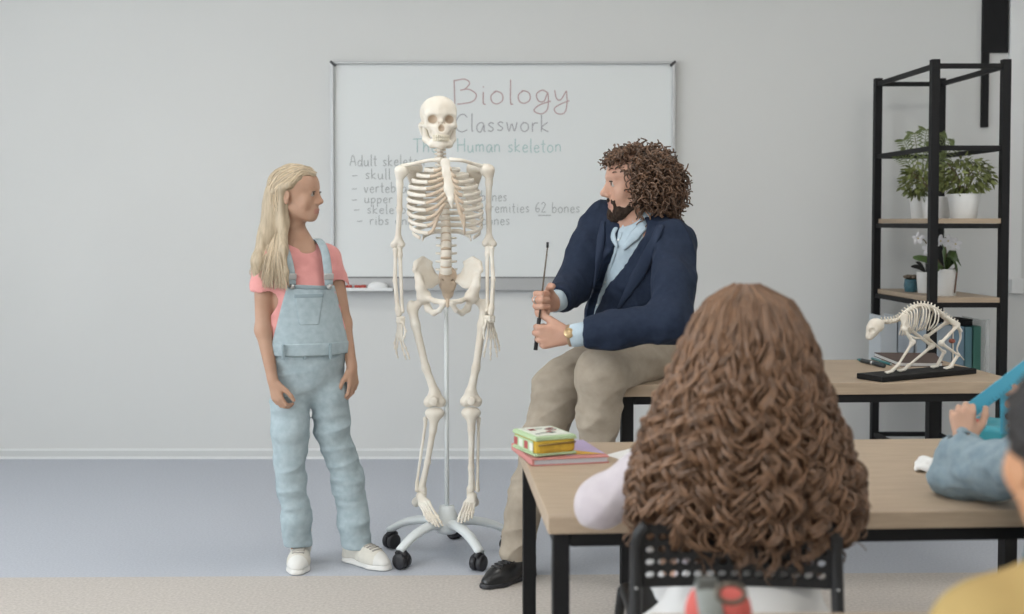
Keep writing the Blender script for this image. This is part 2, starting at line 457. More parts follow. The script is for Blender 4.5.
# handwriting: strokes on a 0..1 grid (x right, y up; x-height .5, descender below 0)
GL = {
 'A': (.62, [[(0, 0), (.28, .95), (.56, 0)], [(.1, .35), (.46, .35)]]),
 'B': (.78, [[(.02, .95), (.04, 0)], [(.0, .93), (.35, 1.0), (.52, .85), (.38, .62), (.22, .56), (.5, .6), (.74, .38), (.6, .1), (.12, .0)]]),
 'C': (.66, [[(.6, .8), (.42, .97), (.16, .85), (.02, .48), (.1, .12), (.34, 0), (.6, .12)]]),
 'T': (.6, [[(.3, .95), (.3, 0)], [(0, .93), (.6, .97)]]),
 'H': (.66, [[(.05, .95), (.05, 0)], [(.55, .95), (.55, 0)], [(.05, .48), (.55, .5)]]),
 'a': (.48, [[(.4, .45), (.22, .52), (.04, .32), (.08, .06), (.24, .02), (.4, .42), (.4, .08), (.48, .02)]]),
 'b': (.46, [[(.04, .95), (.04, 0)], [(.04, .3), (.2, .5), (.38, .36), (.34, .08), (.16, 0), (.04, .1)]]),
 'd': (.48, [[(.38, .4), (.2, .5), (.04, .3), (.08, .05), (.24, .02), (.38, .3)], [(.4, .95), (.4, .05), (.46, .0)]]),
 'e': (.44, [[(.04, .26), (.36, .3), (.32, .46), (.18, .5), (.04, .3), (.1, .04), (.26, 0), (.4, .1)]]),
 'f': (.34, [[(.34, .88), (.22, .95), (.14, .8), (.14, 0)], [(.02, .5), (.3, .52)]]),
 'g': (.5, [[(.4, .42), (.22, .52), (.04, .36), (.1, .1), (.28, .08), (.4, .42), (.4, -.2), (.2, -.42), (-.04, -.3), (.12, -.08), (.5, .08)]]),
 'h': (.48, [[(.04, .95), (.04, 0)], [(.04, .3), (.2, .5), (.36, .4), (.38, 0)]]),
 'i': (.2, [[(.08, .5), (.08, .06), (.16, 0)], [(.08, .68), (.09, .72)]]),
 'k': (.46, [[(.04, .95), (.04, 0)], [(.36, .52), (.06, .24), (.4, 0)]]),
 'l': (.2, [[(.08, .97), (.08, .06), (.16, 0)]]),
 'm': (.68, [[(.04, .5), (.04, 0)], [(.04, .34), (.18, .5), (.28, .4), (.29, 0)], [(.29, .34), (.44, .5), (.55, .4), (.57, 0)]]),
 'n': (.48, [[(.04, .5), (.04, 0)], [(.04, .32), (.2, .5), (.36, .4), (.38, 0)]]),
 'o': (.48, [[(.2, .5), (.04, .34), (.06, .1), (.22, 0), (.4, .14), (.38, .4), (.2, .5), (.12, .46)]]),
 'p': (.46, [[(.04, .5), (.04, -.36)], [(.04, .36), (.2, .5), (.38, .36), (.32, .1), (.16, .04), (.04, .14)]]),
 'r': (.36, [[(.04, .5), (.04, 0)], [(.04, .3), (.16, .48), (.32, .48)]]),
 's': (.38, [[(.32, .44), (.18, .5), (.06, .4), (.16, .28), (.3, .16), (.2, .02), (.02, .06)]]),
 't': (.34, [[(.14, .85), (.14, .08), (.28, .0)], [(0, .54), (.3, .56)]]),
 'u': (.5, [[(.04, .5), (.06, .1), (.2, 0), (.36, .16), (.38, .5)], [(.38, .5), (.4, .06), (.48, 0)]]),
 'v': (.44, [[(.02, .5), (.18, 0), (.36, .5)]]),
 'w': (.62, [[(.02, .5), (.14, 0), (.28, .42), (.42, 0), (.56, .5)]]),
 'x': (.44, [[(.02, .5), (.36, 0)], [(.36, .5), (.02, 0)]]),
 'y': (.5, [[(.02, .52), (.08, .2), (.22, .14), (.4, .5)], [(.4, .5), (.42, .0), (.34, -.38), (.1, -.4), (.02, -.2), (.24, -.02), (.5, .1)]]),
 '6': (.46, [[(.34, .9), (.1, .6), (.04, .24), (.18, .02), (.36, .14), (.32, .36), (.08, .3)]]),
 '2': (.48, [[(.04, .74), (.18, .92), (.36, .78), (.28, .48), (.04, .04), (.42, .06)]]),
 '-': (.6, [[(.0, .3), (.46, .34)]]), ' ': (.34, []), ':': (.2, [[(.08, .4), (.09, .43)], [(.08, .08), (.09, .11)]]),
}
def write_line(text, px, py, hpx, wpx, col, rpx=.55, slope=0.0, name='handwriting', jit=.03):
    """baseline starts at pixel (px, py); hpx cap height; wpx total width; every word a part of its own"""
    o0 = P(px, py, YB); s = (P(px + 1, py, YB) - o0)[0]
    tot = sum(GL[c][0] + .1 for c in text); x = 0.0; r = random.Random(len(text) * 31 + int(py))
    yy = WALL_Y - .0236
    for word in text.split(' '):
        mb = MB()
        for ch in word:
            w, strokes = GL[ch]; dy = r.uniform(-jit, jit)
            for st in strokes:
                pts = st if len(st) < 3 else [tuple(q) for q in spline([V(a_, b_, 0) for a_, b_ in st], 4)]
                W = []
                for q in pts:
                    u = (x + q[0]) / tot * wpx
                    W.append((o0[0] + u * s, yy, o0[2] + (q[1] + dy) * hpx * s - slope * u * s))
                mb.tube(W, rpx * s, 5, flat=.25, up=(0, 0, 1) if len(st) < 3 and abs(W[0][2] - W[-1][2]) < 1e-4 else None)
            x += w + .1
        x += GL[' '][0] + .1
        mb.build(name, col, wb)
INK_R = mat('ink_red', (.48, .34, .34), .5); INK_K = mat('ink_black', (.38, .38, .40), .5); INK_G = mat('ink_green', (.42, .57, .56), .5); INK_N = mat('ink_grey', (.40, .42, .42), .5)
write_line('Biology', 453.5, 104, 25, 119, INK_R, .6)
write_line('Classwork', 455.5, 131.5, 18, 96, INK_K, .55)
write_line('The', 413, 152, 14, 26, INK_G, .5)
write_line('Human skeleton', 457, 152, 14, 106, INK_G, .5)
write_line('Adult skeleton', 350, 166, 11.5, 76, INK_N, .42)
write_line('- skull', 352, 179, 11, 40, INK_N, .42)
write_line('- vertebra', 352, 192.5, 11, 56, INK_N, .42)
write_line('- upper', 352, 203, 10, 42, INK_N, .42); write_line('bones', 481, 201, 11, 27, INK_N, .42)
write_line('- skeleton', 354, 213.5, 10, 60, INK_N, .42); write_line('extremities 62 bones', 474, 212.5, 11, 107, INK_N, .42)
write_line('- ribs and', 357, 224.5, 10, 58, INK_N, .42); write_line('bones', 482, 225, 11, 29, INK_N, .42)
u0 = P(538, 215.5, YB); u1 = P(551, 215.5, YB)
MB().tube([(u0[0], WALL_Y - .0236, u0[2]), (u1[0], WALL_Y - .0236, u1[2])], .0026, 5, flat=.25, up=(0, 0, 1)).build('underline', INK_N, wb)

# ------------------------------------------------------------------ desks
def desk(name, label, FL, FR, depth, top_z, th, leg, rail, inset=.012, rail_in=.0):
    FL, FR = np.array(FL), np.array(FR); FL[2] = FR[2] = top_z
    e1 = nrm(FR - FL); e2 = V(-e1[1], e1[0], 0); e3 = V(0, 0, 1); W = np.linalg.norm(FR - FL); c = (FL + FR) / 2 + e2 * depth / 2
    t = empty(name, (c[0], c[1], 0)); tag(t, label, 'desk', 'classroom desks')
    ax = (e1, e2, e3)
    box('tabletop', c - e3 * th / 2, (W, depth, th), M_oak, t, ax, bev=.003)
    zt = top_z - th
    for sx in (-1, 1):
        for sy in (-1, 1):
            q = c + e1 * sx * (W / 2 - inset - leg / 2) + e2 * sy * (depth / 2 - inset - leg / 2)
            lg = box('leg', (q[0], q[1], zt / 2 + .004), (leg, leg, zt - .008), M_black, t, ax, bev=.002)
            MB().lathe([(leg * .4, 0), (leg * .4, .008)], (q[0], q[1], 0), 12).build('foot_pad', M_black, lg)
    for sy in (-1, 1):
        q = c + e2 * sy * (depth / 2 - inset - leg / 2)
        box('rail', (q[0], q[1], zt - rail / 2 - .001), (W - 2 * inset - 2 * leg - .002, leg * .9, rail), M_black, t, ax, bev=.002)
    for sx in (-1, 1):
        q = c + e1 * sx * (W / 2 - inset - leg / 2)
        box('rail', (q[0], q[1], zt - rail / 2 - .001), (leg * .9, depth - 2 * inset - 2 * leg - .002, rail), M_black, t, ax, bev=.002)
    return t, c, e1, e2
RZ = .70
RFL, RFR = PZ(619.2, 385, RZ), PZ(1022, 381.3, RZ)
desk_r, rc, re1, re2 = desk('teacher_desk', 'wooden desk with black metal legs that the man sits on', RFL, RFR, .68, RZ, .041, .04, .028)
FZ = .62
FFL, FFR = PZ(548.2, 517, FZ), PZ(1205, 507.2, FZ)
desk_f, fc, fe1, fe2 = desk('pupil_desk', 'wooden desk with black legs behind the long curly hair', FFL, FFR, .86, FZ, .038, .036, .030)
def on_desk(px, py, z=FZ): return PZ(px, py, z)

# nearest desk: only the far edge of its top peeps in at the bottom of the frame
NZ = .66
na, nb = PZ(690, 613.2, NZ), PZ(846, 612.6, NZ)
nd_e = nrm(nb - na); nd_n = V(-nd_e[1], nd_e[0], 0)
BLc = na - nd_e * .06; BRc = BLc + nd_e * .62; dep = .36
desk('front_row_desk', 'nearest desk whose wooden edge shows at the bottom', BLc - nd_n * dep, BRc - nd_n * dep, dep, NZ, .03, .03, .03)

# ------------------------------------------------------------------ shelf unit (its narrow side to the viewer)
SY0, SY1 = 5.42, 6.13
def shelf_post(px, Y): p = P(px, 220, Y); return V(p[0], Y, 0)
SF = [shelf_post(933, SY0), shelf_post(1003.6, SY0)]; SB = [shelf_post(876.5, SY1), shelf_post(939.5, SY1)]
PW = .036
SZT = P(933, 59.5, SY0)[2]
sh = empty('shelf_unit', ((SF[0] + SF[1] + SB[0] + SB[1]) / 4)); tag(sh, 'tall open black metal shelf unit with wooden boards', 'shelf unit')
se1 = nrm(SF[1] - SF[0]); se2 = nrm((SB[0] + SB[1]) - (SF[0] + SF[1])); sax = (se1, se2, (0, 0, 1))
for q in SF + SB: box('post', (q[0], q[1], SZT / 2), (PW, PW, SZT), M_black, sh, sax, bev=.002)
LV = [P(970, 66, SY0)[2], P(970, 148, SY0)[2], P(970, 226, SY0)[2], P(970, 305, SY0)[2], P(970, 432 - 4, SY1)[2] + .0, .1]
LV = LV[:4] + [P(970, 384, SY0)[2], P(900, 434, SY1)[2]]
BH = .022
shelf_tops = []
for i, z in enumerate(LV):
    for a_, b_ in ((SF[0], SF[1]), (SB[0], SB[1]), (SF[0], SB[0]), (SF[1], SB[1])):
        d = b_ - a_; L = np.linalg.norm(d); c = (a_ + b_) / 2; d = nrm(d)
        box('crossbar', (c[0], c[1], z), (L - PW - .001, PW * .6, BH), M_black, sh, (d, V(-d[1], d[0], 0), (0, 0, 1)), bev=.002)
    if i in (2, 3, 4):
        c = (SF[0] + SF[1] + SB[0] + SB[1]) / 4; th = .022
        # board as a parallelogram just inside the posts
        e = [SF[0] + se1 * .004 - se2 * .012, SF[1] - se1 * .004 - se2 * .012, SB[1] - se1 * .004 + se2 * .012, SB[0] + se1 * .004 + se2 * .012]
        vs = [(*q[:2], z + BH / 2 + .001) for q in e] + [(*q[:2], z + BH / 2 + .001 + th) for q in e]
        mesh_obj('board', vs, [(3,2,1,0),(4,5,6,7),(0,1,5,4),(1,2,6,5),(2,3,7,6),(3,0,4,7)], M_oak, sh)
        shelf_tops.append(z + BH / 2 + .001 + th)
ST1, ST2, ST3 = shelf_tops
# ================================================================== the anatomical skeleton on its rolling stand
M_bone = mat('bone_plastic', (.85, .81, .73), .5, .4, col2=(.76, .69, .59), nscale=16, bump=.12, bscale=90)
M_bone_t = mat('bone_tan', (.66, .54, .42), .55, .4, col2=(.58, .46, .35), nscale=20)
M_tooth = mat('tooth_ivory', (.74, .68, .55), .4)
M_stand = mat('stand_white_enamel', (.70, .74, .75), .35)
M_rubber = mat('caster_black', (.018, .018, .022), .5)
KY = 4.47; KPX = KY / 1200.0
def S(px, py, dy=0.0): return P(px, py, KY + dy)
hub = V(-.199, 4.47, 0)
sk = empty('skeleton_model', hub); tag(sk, 'life-size white human skeleton model on rolling star-base stand', 'skeleton')
def bone(name, fn, parent=sk, h=.003, m=None): s = SDF(h); fn(s); return s.build(name, m or M_bone, parent)

# ---- stand
pole_top = S(446, 300, .02)
MB().tube([hub + V(0, 0, .15), pole_top], .0085, 12).build('pole', M_stand, sk, True)
MB().lathe([(.035, .085), (.05, .10), (.052, .135), (.036, .150), (.034, .165), (.030, .168), (.028, .185), (.012, .187)], hub, 24).build('hub', M_stand, sk, True)
for k in range(5):
    a = math.radians(85 + 72 * k); d = V(math.cos(a), math.sin(a), 0); R = .236
    pts = spline([hub + d * .03 + V(0, 0, .125), hub + d * .10 + V(0, 0, .125), hub + d * .18 + V(0, 0, .105), hub + d * (R + .012) + V(0, 0, .068)], 6)
    arm = MB().tube(pts, [.026 - .008 * i / (len(pts) - 1) for i in range(len(pts))], 12, flat=[.72] * len(pts), up=V(-d[1], d[0], 0)).build('base_arm', M_stand, sk, True)
    c = hub + d * R; tn = V(-d[1], d[0], 0); ra = math.radians(40 + 97 * k); w = V(math.cos(ra), math.sin(ra), 0)
    cs = MB()
    for s_ in (-1, 1): cs.lathe([(.008, -.011), (.026, -.011), (.029, -.007), (.029, .007), (.026, .011), (.008, .011)], c + w * s_ * .013 + V(0, 0, .0292), 20, ax=w)
    q = V(-w[1], w[0], 0)
    cs.tube([c + V(0, 0, .029) + q * .02 + V(0, 0, .018), c + V(0, 0, .066), c + V(0, 0, .029) - q * .02 + V(0, 0, .02)], .014, 8)
    cs.tube([c + V(0, 0, .05), c + V(0, 0, .08)], .008, 8)
    cs.build('caster', M_rubber, arm, True)

# ---- skull
so = S(438.8, 120.3, .02); ya = math.radians(11)
sF = V(math.sin(ya), -math.cos(ya), -.03); sX = V(math.cos(ya), math.sin(ya), 0); sF = nrm(sF); sZ = np.cross(sX, -sF); sZ = nrm(sZ)
SR = np.array([sX, sF, sZ]).T
def sp(x, y, z): return so + sX * x + sF * y + sZ * z
def _skull(s):
    s.ell(sp(0, -.022, .028), (.0685, .089, .0635), SR, .01).ell(sp(0, .03, .034), (.056, .04, .047), SR, .03)
    s.ell(sp(0, .036, -.036), (.045, .038, .042), SR, .02)
    for q in (-1, 1):
        s.cone(sp(q * .012, .066, .02), sp(q * .047, .052, .019), .011, .009, .012)
        s.cone(sp(q * .05, .05, .015), sp(q * .052, .045, -.018), .008, .009, .01)
        s.cone(sp(q * .02, .060, -.026), sp(q * .054, .036, -.022), .012, .010, .012).cone(sp(q * .054, .036, -.022), sp(q * .064, -.015, -.02), .0075, .006, .008)
        s.cone(sp(q * .06, -.03, -.02), sp(q * .056, -.035, -.05), .014, .008, .012)
        s.ell(sp(q * .074, .028, .004), (.014, .024, .026), SR, .014, '-')
    s.cone(sp(0, .064, .012), sp(0, .080, -.012), .008, .006, .01)
    s.cone(sp(0, .056, -.046), sp(0, .054, -.064), .031, .029, .01, flat=(sF, .75))
    for q in (-1, 1):
        s.ell(sp(q * .031, .073, .0), (.0185, .03, .0165), SR, .006, '-')
        s.ell(sp(q * .036, .058, -.055), (.008, .014, .012), SR, .01, '-')
    s.cone(sp(0, .084, -.013), sp(0, .076, -.033), .006, .0125, .004, '-')
def _pickskull(c):  # tan inside sockets and nasal opening: recess shade put into the colour
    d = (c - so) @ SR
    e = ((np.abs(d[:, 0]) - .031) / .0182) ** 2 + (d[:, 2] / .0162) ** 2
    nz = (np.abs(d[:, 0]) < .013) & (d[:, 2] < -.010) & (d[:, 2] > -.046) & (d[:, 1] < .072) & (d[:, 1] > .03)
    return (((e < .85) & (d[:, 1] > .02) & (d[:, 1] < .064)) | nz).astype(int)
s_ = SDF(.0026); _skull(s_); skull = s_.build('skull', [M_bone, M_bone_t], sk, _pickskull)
bone('jaw', lambda s: s.chain([sp(-.053, .006, -.026), sp(-.049, .012, -.070), sp(-.031, .048, -.090), sp(0, .060, -.092), sp(.031, .048, -.090), sp(.049, .012, -.070), sp(.053, .006, -.026)],
     [.010, .0135, .014, .014, .014, .0135, .010], .008, flat=None).ell(sp(0, .068, -.094), (.022, .012, .014), SR, .012).cone(sp(-.022, .054, -.080), sp(.022, .054, -.080), .0125, .0125, .012), skull, .0026)
tm = MB()
for row, z in ((0, -.0625), (1, -.0735)):
    for i in range(11):
        a = (i - 5) / 5 * 1.15; x, y = .031 * math.sin(a), .0515 + .028 * math.cos(a)
        tm.box(sp(x, y, z), (.0060, .007, .0105), (sX * math.cos(a) - sF * math.sin(a), sF * math.cos(a) + sX * math.sin(a), sZ), bev=.0012)
tag(tm.build('teeth', M_tooth, skull, True), kind='stuff')

# ---- spine
spn = spline([S(440, 141, .045), S(440.5, 160, .05), S(443, 185, .09), S(445, 212, .085), S(446, 235, .05), S(446, 255, .02), S(446, 274, .035)], 12)
spn = np.array(spn); sl = np.concatenate([[0], np.cumsum(np.linalg.norm(np.diff(spn, axis=0), axis=1))])
hts = [1.0] * 7 + [1.35 + .05 * i for i in range(12)] + [2.25] * 5; cum = np.cumsum([0] + hts) / sum(hts) * sl[-1]
def on_spine(l): return np.array([np.interp(l, sl, spn[:, i]) for i in range(3)])
M_disc = mat('disc_tan', (.60, .47, .35), .6)
TV = []
for i in range(24):
    a, b = on_spine(cum[i]), on_spine(cum[i + 1]); t = nrm(a - b); c = (a + b) / 2; hh = np.linalg.norm(a - b) / 2
    r = .012 + (.0115) * (i / 23) ** 1.3
    mb = MB().lathe([(r * .9, -hh * .82), (r, -hh * .7), (r * .86, 0), (r, hh * .7), (r * .9, hh * .82)], c, 16, ax=t)
    x = V(1, 0, 0); bk = V(0, 1, 0); L = .016 if i < 7 else .026 if i < 19 else .032
    for q in (-1, 1): mb.tube([c + x * q * r * .6 + bk * r * .7, c + x * q * (r + L * .55) + bk * (r * .9) + t * .002], [.0055, .0035], 6)
    mb.tube([c + bk * r, c + bk * (r + .03) - V(0, 0, .012 if 7 <= i < 19 else .004)], [.007, .004], 6)
    v_ = mb.build('vertebra', M_bone, sk, True)
    MB().lathe([(r * .88, -hh * .2), (r * .93, 0), (r * .88, hh * .2)], b, 14, ax=t).build('disc', M_disc, v_, True)
    if 7 <= i < 19: TV.append(c)

# ---- ribs
def rib_pts(i, s):                       # i 0..11
    a = [17, 25, 30, 33.5, 35.5, 36.5, 37, 37, 36.5, 35.5, 33, 24][i]
    tv = TV[i]; z0 = tv[2]; D = (3.2 + 1.15 * min(i, 9)) * KPX
    cx = lambda f: tv[0] + KPX * 3.2 * f                     # front drifts to the viewer's right
    A = a * KPX
    yb, yf = tv[1], KY - .10 + (.02 if i < 2 else 0) + (.0 if i < 8 else .012)
    pts = [V(cx(0) + s * .010, yb + .008, z0), V(cx(.1) + s * A * .55, yb + .035, z0 - .02 * D), V(cx(.3) + s * A * .93, yb - .005, z0 - .32 * D),
           V(cx(.55) + s * A, yb * .45 + yf * .55, z0 - .60 * D), V(cx(.8) + s * A * .80, yb * .16 + yf * .84, z0 - .92 * D), V(cx(1) + s * A * .5, yf, z0 - 1.06 * D)]
    if i == 10: pts = pts[:5]
    if i == 11: pts = pts[:4]
    return pts
st_top, st_bot = S(445.2, 163, -.075), S(451, 200, -.105)
for i in range(12):
    for s in (-1, 1):
        p = rib_pts(i, s); c = spline(p, 7); n = len(c)
        rad = [.0093 * (.75 + .25 * math.sin(math.pi * min(1, k / n + .15))) for k in range(n)]
        o = MB().tube(c, rad, 8, flat=.5, up=(0, 0, 1)).build('rib', M_bone, sk, True)
        if i < 10:
            e = p[5]; ti = [.12, .26, .40, .54, .68, .80, .92, .98, 1.0, 1.02][i]; g = st_top + (st_bot - st_top) * ti + V(s * .014, .002, 0)
            if i >= 7: g = g + V(s * (.008 + .012 * (i - 7)), 0, -.016 * (i - 6))
            mid = (e + g) / 2 + V(0, -.006, -.004 - .003 * max(0, i - 4))
            MB().tube(spline([e, mid, g], 5), .0062, 8, flat=.6, up=(0, 0, 1)).build('costal_cartilage', M_bone_t, o, True)
bone('sternum', lambda s: s.chain([st_top, st_top * .72 + st_bot * .28, st_top * .3 + st_bot * .7, st_bot], [.019, .0145, .018, .011], .012, flat=((0, 1, 0), .42)).cone(st_bot, st_bot + V(.004, .006, -.03), .008, .004, .01))
# ---- shoulder girdle
for s, cl, scap in ((-1, [S(441, 160, -.07), S(428, 160.5, -.075), S(414, 163.5, -.03), S(402, 166, .0)], (409, 172)), (1, [S(449.5, 159.5, -.07), S(462, 160.5, -.075), S(474, 164, -.03), S(485, 167, .0)], (480, 172))):
    MB().tube(spline(cl, 6), [.0085 - .002 * math.sin(math.pi * k / 18) for k in range(19)], 8).build('clavicle', M_bone, sk, True)
    px, py = scap; x = lambda o: px + (-s) * o
    bone('scapula', lambda q: q.chain([S(x(-1), py - 3, .02), S(x(9), py - 4, .10), S(x(11), py + 20, .115), S(x(5), py + 34, .115)], [.012, .012, .012, .008], .02, flat=((0, 1, 0), .5))
         .cone(S(x(3), py + 4, .07), S(x(8), py + 22, .11), .02, .016, .03, flat=((s * .4, 1, 0), .3)).cone(S(x(9), py, .10), S(x(-5), py - 6, .02), .008, .010, .012), sk, .0035)
# ---- arms
def arm(sh, el, wr, s):
    sh, el, wr = map(np.array, (sh, el, wr)); d = nrm(el - sh); out = V(s, 0, 0)
    bone('humerus', lambda q: q.ell(sh - out * .006, .0225, k=.01).cone(sh + out * .01, sh + d * .05 + out * .004, .016, .0115, .02).chain([sh + d * .05 + out * .004, (sh + el) / 2, el - d * .045], [.012, .0098, .0105], .012)
         .cone(el - d * .03 - out * .004, el - d * .01 - out * .016, .011, .013, .012).cone(el - d * .03, el - d * .008 + out * .015, .011, .013, .012))
    f = nrm(wr - el)
    bone('ulna', lambda q: q.cone(el - f * .01 + V(-s * .006, .008, 0), el + f * .03 + V(-s * .008, 0, 0), .0135, .009, .01).cone(el + f * .03 + V(-s * .008, 0, 0), wr - f * .012 + V(-s * .009, 0, 0), .0078, .006, .01).ell(wr - f * .01 + V(-s * .009, 0, 0), .008, k=.006))
    bone('radius', lambda q: q.cone(el + f * .012 + V(s * .008, -.004, 0), el + f * .025 + V(s * .008, -.004, 0), .0115, .0075, .006).chain([el + f * .025 + V(s * .008, -.004, 0), (el + wr) / 2 + V(s * .014, 0, 0), wr - f * .02 + V(s * .008, 0, 0)], [.0072, .0078, .009], .008).cone(wr - f * .016 + V(s * .006, 0, 0), wr + V(s * .005, 0, 0), .012, .0115, .008))
arm(S(401.5, 171, .0), S(397.5, 247, .02), S(400, 314, -.02), -1)
arm(S(487.5, 170, .0), S(489.5, 246, .02), S(489.5, 313, -.02), 1)
def skel_hand(wr, rays, thick):
    wr = np.array(wr)
    hnd = bone('hand', lambda q: [q.ell(wr + V(dx * thick, dy, -.012 - .013 * r_), .0085, k=.005) for r_ in range(2) for dx, dy in ((-.013, .004), (0, -.003), (.013, .002))] and None, sk, .0025)
    for ray in rays:
        pts = [S(*p) for p in ray]
        def fb(q, pts=pts):
            for j in range(len(pts) - 1):
                a, b = pts[j], pts[j + 1]; t = b - a
                q.cone(a + t * .06, a + t * .2, .0062 - .0006 * j, .0040 - .0004 * j, .003).cone(a + t * .2, a + t * .8, .0042 - .0005 * j, .0040 - .0005 * j, .003).cone(a + t * .8, a + t * .96, .0042 - .0004 * j, .0060 - .0008 * j, .003)
        bone('finger', fb, hnd, .002)
skel_hand(S(400.5, 315, -.02), [[(403, 322, -.03), (405.5, 331, -.04), (404, 337, -.05), (402.5, 341, -.055)],
    [(402, 323, -.02), (401.5, 338, -.03), (405.5, 348, -.04), (408, 354, -.04), (409.5, 359, -.035)], [(400.5, 323, -.01), (400, 338, -.01), (402.5, 349, -.02), (404.5, 355, -.025), (406, 359.5, -.02)],
    [(399.5, 323, .0), (398.5, 337, .01), (396.5, 347, .01), (396.5, 353, .0), (398, 358, -.005)], [(398.5, 322, .01), (397, 335, .025), (394.5, 343, .03), (395, 348, .025), (396.5, 352, .02)]], .7)
skel_hand(S(489.5, 314, -.02), [[(486.5, 321, -.03), (484, 328, -.04), (483.5, 334, -.05), (484.5, 339, -.05)],
    [(488.5, 323, -.02), (487.5, 337, -.03), (485.5, 347, -.04), (484.5, 352, -.045), (484, 357, -.04)], [(490, 323, -.015), (491, 338, -.02), (490.5, 348, -.03), (490.5, 354, -.035), (490.5, 360, -.03)],
    [(491, 323, -.01), (494, 337, -.01), (495.5, 347, -.015), (496.5, 352, -.02), (497, 357, -.02)], [(492, 322, .0), (496, 335, .005), (498, 342, .0), (499, 346, .0), (499.5, 351, -.005)]], 1.0)

# ---- pelvis
PX = 447.8
def pel(s):
    q = lambda o, y, d=0: S(PX + o, y, d)
    for g in (-1, 1):
        n = nrm(V(-g * .62, -.72, .25)); t = nrm(V(g * .45, -.1, 1.0)); u = np.cross(t, n); R = np.array([nrm(u), n, nrm(np.cross(nrm(u), n))]).T
        s.ell(q(g * 22.5, 273.5, .03), (.047, .0085, .062), R, .012)
        s.cone(q(g * 9, 279, .07), q(g * 17, 281, .055), .015, .018, .02)
        s.chain([q(g * 29, 278, -.005), q(g * 27.5, 287, -.02), q(g * 24, 296, -.01)], [.012, .015, .022], .02)
        s.ell(q(g * 24, 297, .0), .026, k=.015)
        s.chain([q(g * 22, 297, -.01), q(g * 13, 301, -.05), q(g * 3.5, 302.5, -.065)], [.012, .0085, .011], .01)
        s.chain([q(g * 3.5, 303.5, -.065), q(g * 8.5, 310.5, -.05), q(g * 14, 313, -.02), q(g * 19.5, 309, .005), q(g * 22, 301, .01)], [.010, .0085, .0105, .013, .012], .008)
        s.chain([q(g * 33.5, 270, .0), q(g * 31.5, 263.5, .02), q(g * 25, 259.2, .045), q(g * 17, 262.5, .065)], [.0075] * 4, .012)
bone('pelvis', pel, sk, .0032)
bone('sacrum', lambda s: s.chain([S(PX, 275, .05), S(PX, 284, .075), S(PX, 294, .085), S(PX - 1, 300, .07)], [.034, .030, .018, .008], .012, flat=((0, 1, 0), .5)) and [s.ell(S(PX + g * 4.2, y, .05), .006, k=.006, op='-') for g in (-1, 1) for y in (279, 285.5, 291)], sk, .003, M_bone_t)
bone('pubic_disc', lambda s: s.cone(S(PX - .2, 300.5, -.072), S(PX - .2, 306, -.07), .0075, .0065, .003), sk, .002, M_bone_t)
# ---- legs
def leg(hd, tr, sa, kn, cw, an, s, tib, fib):
    hd, tr, sa, kn, an = map(np.array, (hd, tr, sa, kn, an)); x = V(1, 0, 0)
    bone('femur', lambda q: q.ell(hd, .0225, k=.008).cone(hd, tr + V(-s * .012, 0, -.006), .0135, .016, .014).ell(tr, (.016, .016, .022), k=.012).chain([tr + V(-s * .006, 0, -.02), sa, sa * .45 + kn * .55, kn + V(0, 0, .045)], [.019, .0155, .0135, .017], .015)
         .cone(kn + V(0, 0, .04), kn - x * cw + V(0, 0, .006), .016, .021, .014).cone(kn + V(0, 0, .04), kn + x * cw + V(0, 0, .006), .016, .021, .014).cone(kn - x * cw + V(0, .012, .004), kn + x * cw + V(0, .012, .004), .017, .017, .008).ell(kn + V(0, -.03, -.004), (.007, .01, .02), k=.01, op='-'))
    bone('patella', lambda q: q.ell(kn + V(.002 * s, -.031, .012), (.0165, .0085, .0185), k=.003), sk, .0025)
    tp = kn + V(0, 0, -.036)
    bone('tibia', lambda q: q.cone(tp - x * cw * .95, tp + x * cw * .95, .0165, .0165, .01).cone(tp + V(0, -.004, -.004), np.array(tib[0]), .022, .0125, .02).chain([np.array(tib[0]), np.array(tib[1]), an + V(0, 0, .018)], [.0125, .0105, .0135], .012).cone(an + V(-s * .008, 0, .014), an + V(-s * .011, 0, -.004), .0125, .009, .01))
    bone('fibula', lambda q: q.cone(np.array(fib[0]) + V(0, 0, .008), np.array(fib[0]) - V(0, 0, .012), .0095, .006, .006).cone(np.array(fib[0]) - V(0, 0, .012), np.array(fib[1]) + V(0, 0, .03), .0058, .0058, .006).cone(np.array(fib[1]) + V(0, 0, .03), np.array(fib[1]), .0065, .0095, .006))
leg(S(424.5, 297.5, .0), S(411, 306, .02), S(415.5, 325, .01), S(434.6, 403.5, .0), .021, S(421.5, 493.5, .02), -1, (S(433, 430, .0), S(427.5, 462, .01)), (S(425.3, 421, .012), S(417, 490, .02)))
leg(S(472, 297, .0), S(486.5, 304, .02), S(482, 325, .01), S(471, 403, .0), .021, S(471.8, 493, .02), 1, (S(471.5, 430, .0), S(471.2, 468, .01)), (S(478.5, 421, .015), S(477.5, 490, .02)))
def skel_foot(an, heel, mids, rays):
    an, heel = np.array(an), np.array(heel)
    ft = bone('foot', lambda q: (q.ell(an, (.020, .024, .016), k=.01), q.cone(an + V(0, .01, -.01), heel, .016, .0185, .012), [q.cone(an + V(0, -.01, -.004), S(*m_), .013, .0105, .008) for m_ in mids]), sk, .003)
    for ray in rays:
        pts = [S(*p) for p in ray]
        def fb(q, pts=pts):
            for j in range(len(pts) - 1):
                a, b = pts[j], pts[j + 1]; t = b - a
                q.cone(a + t * .05, a + t * .22, .0078 - .0012 * j, .0050 - .0006 * j, .003).cone(a + t * .2, a + t * .8, .0052 - .0007 * j, .0050 - .0007 * j, .003).cone(a + t * .8, a + t * .96, .0052 - .0006 * j, .0076 - .0014 * j, .003)
        bone('toe', fb, ft, .0022)
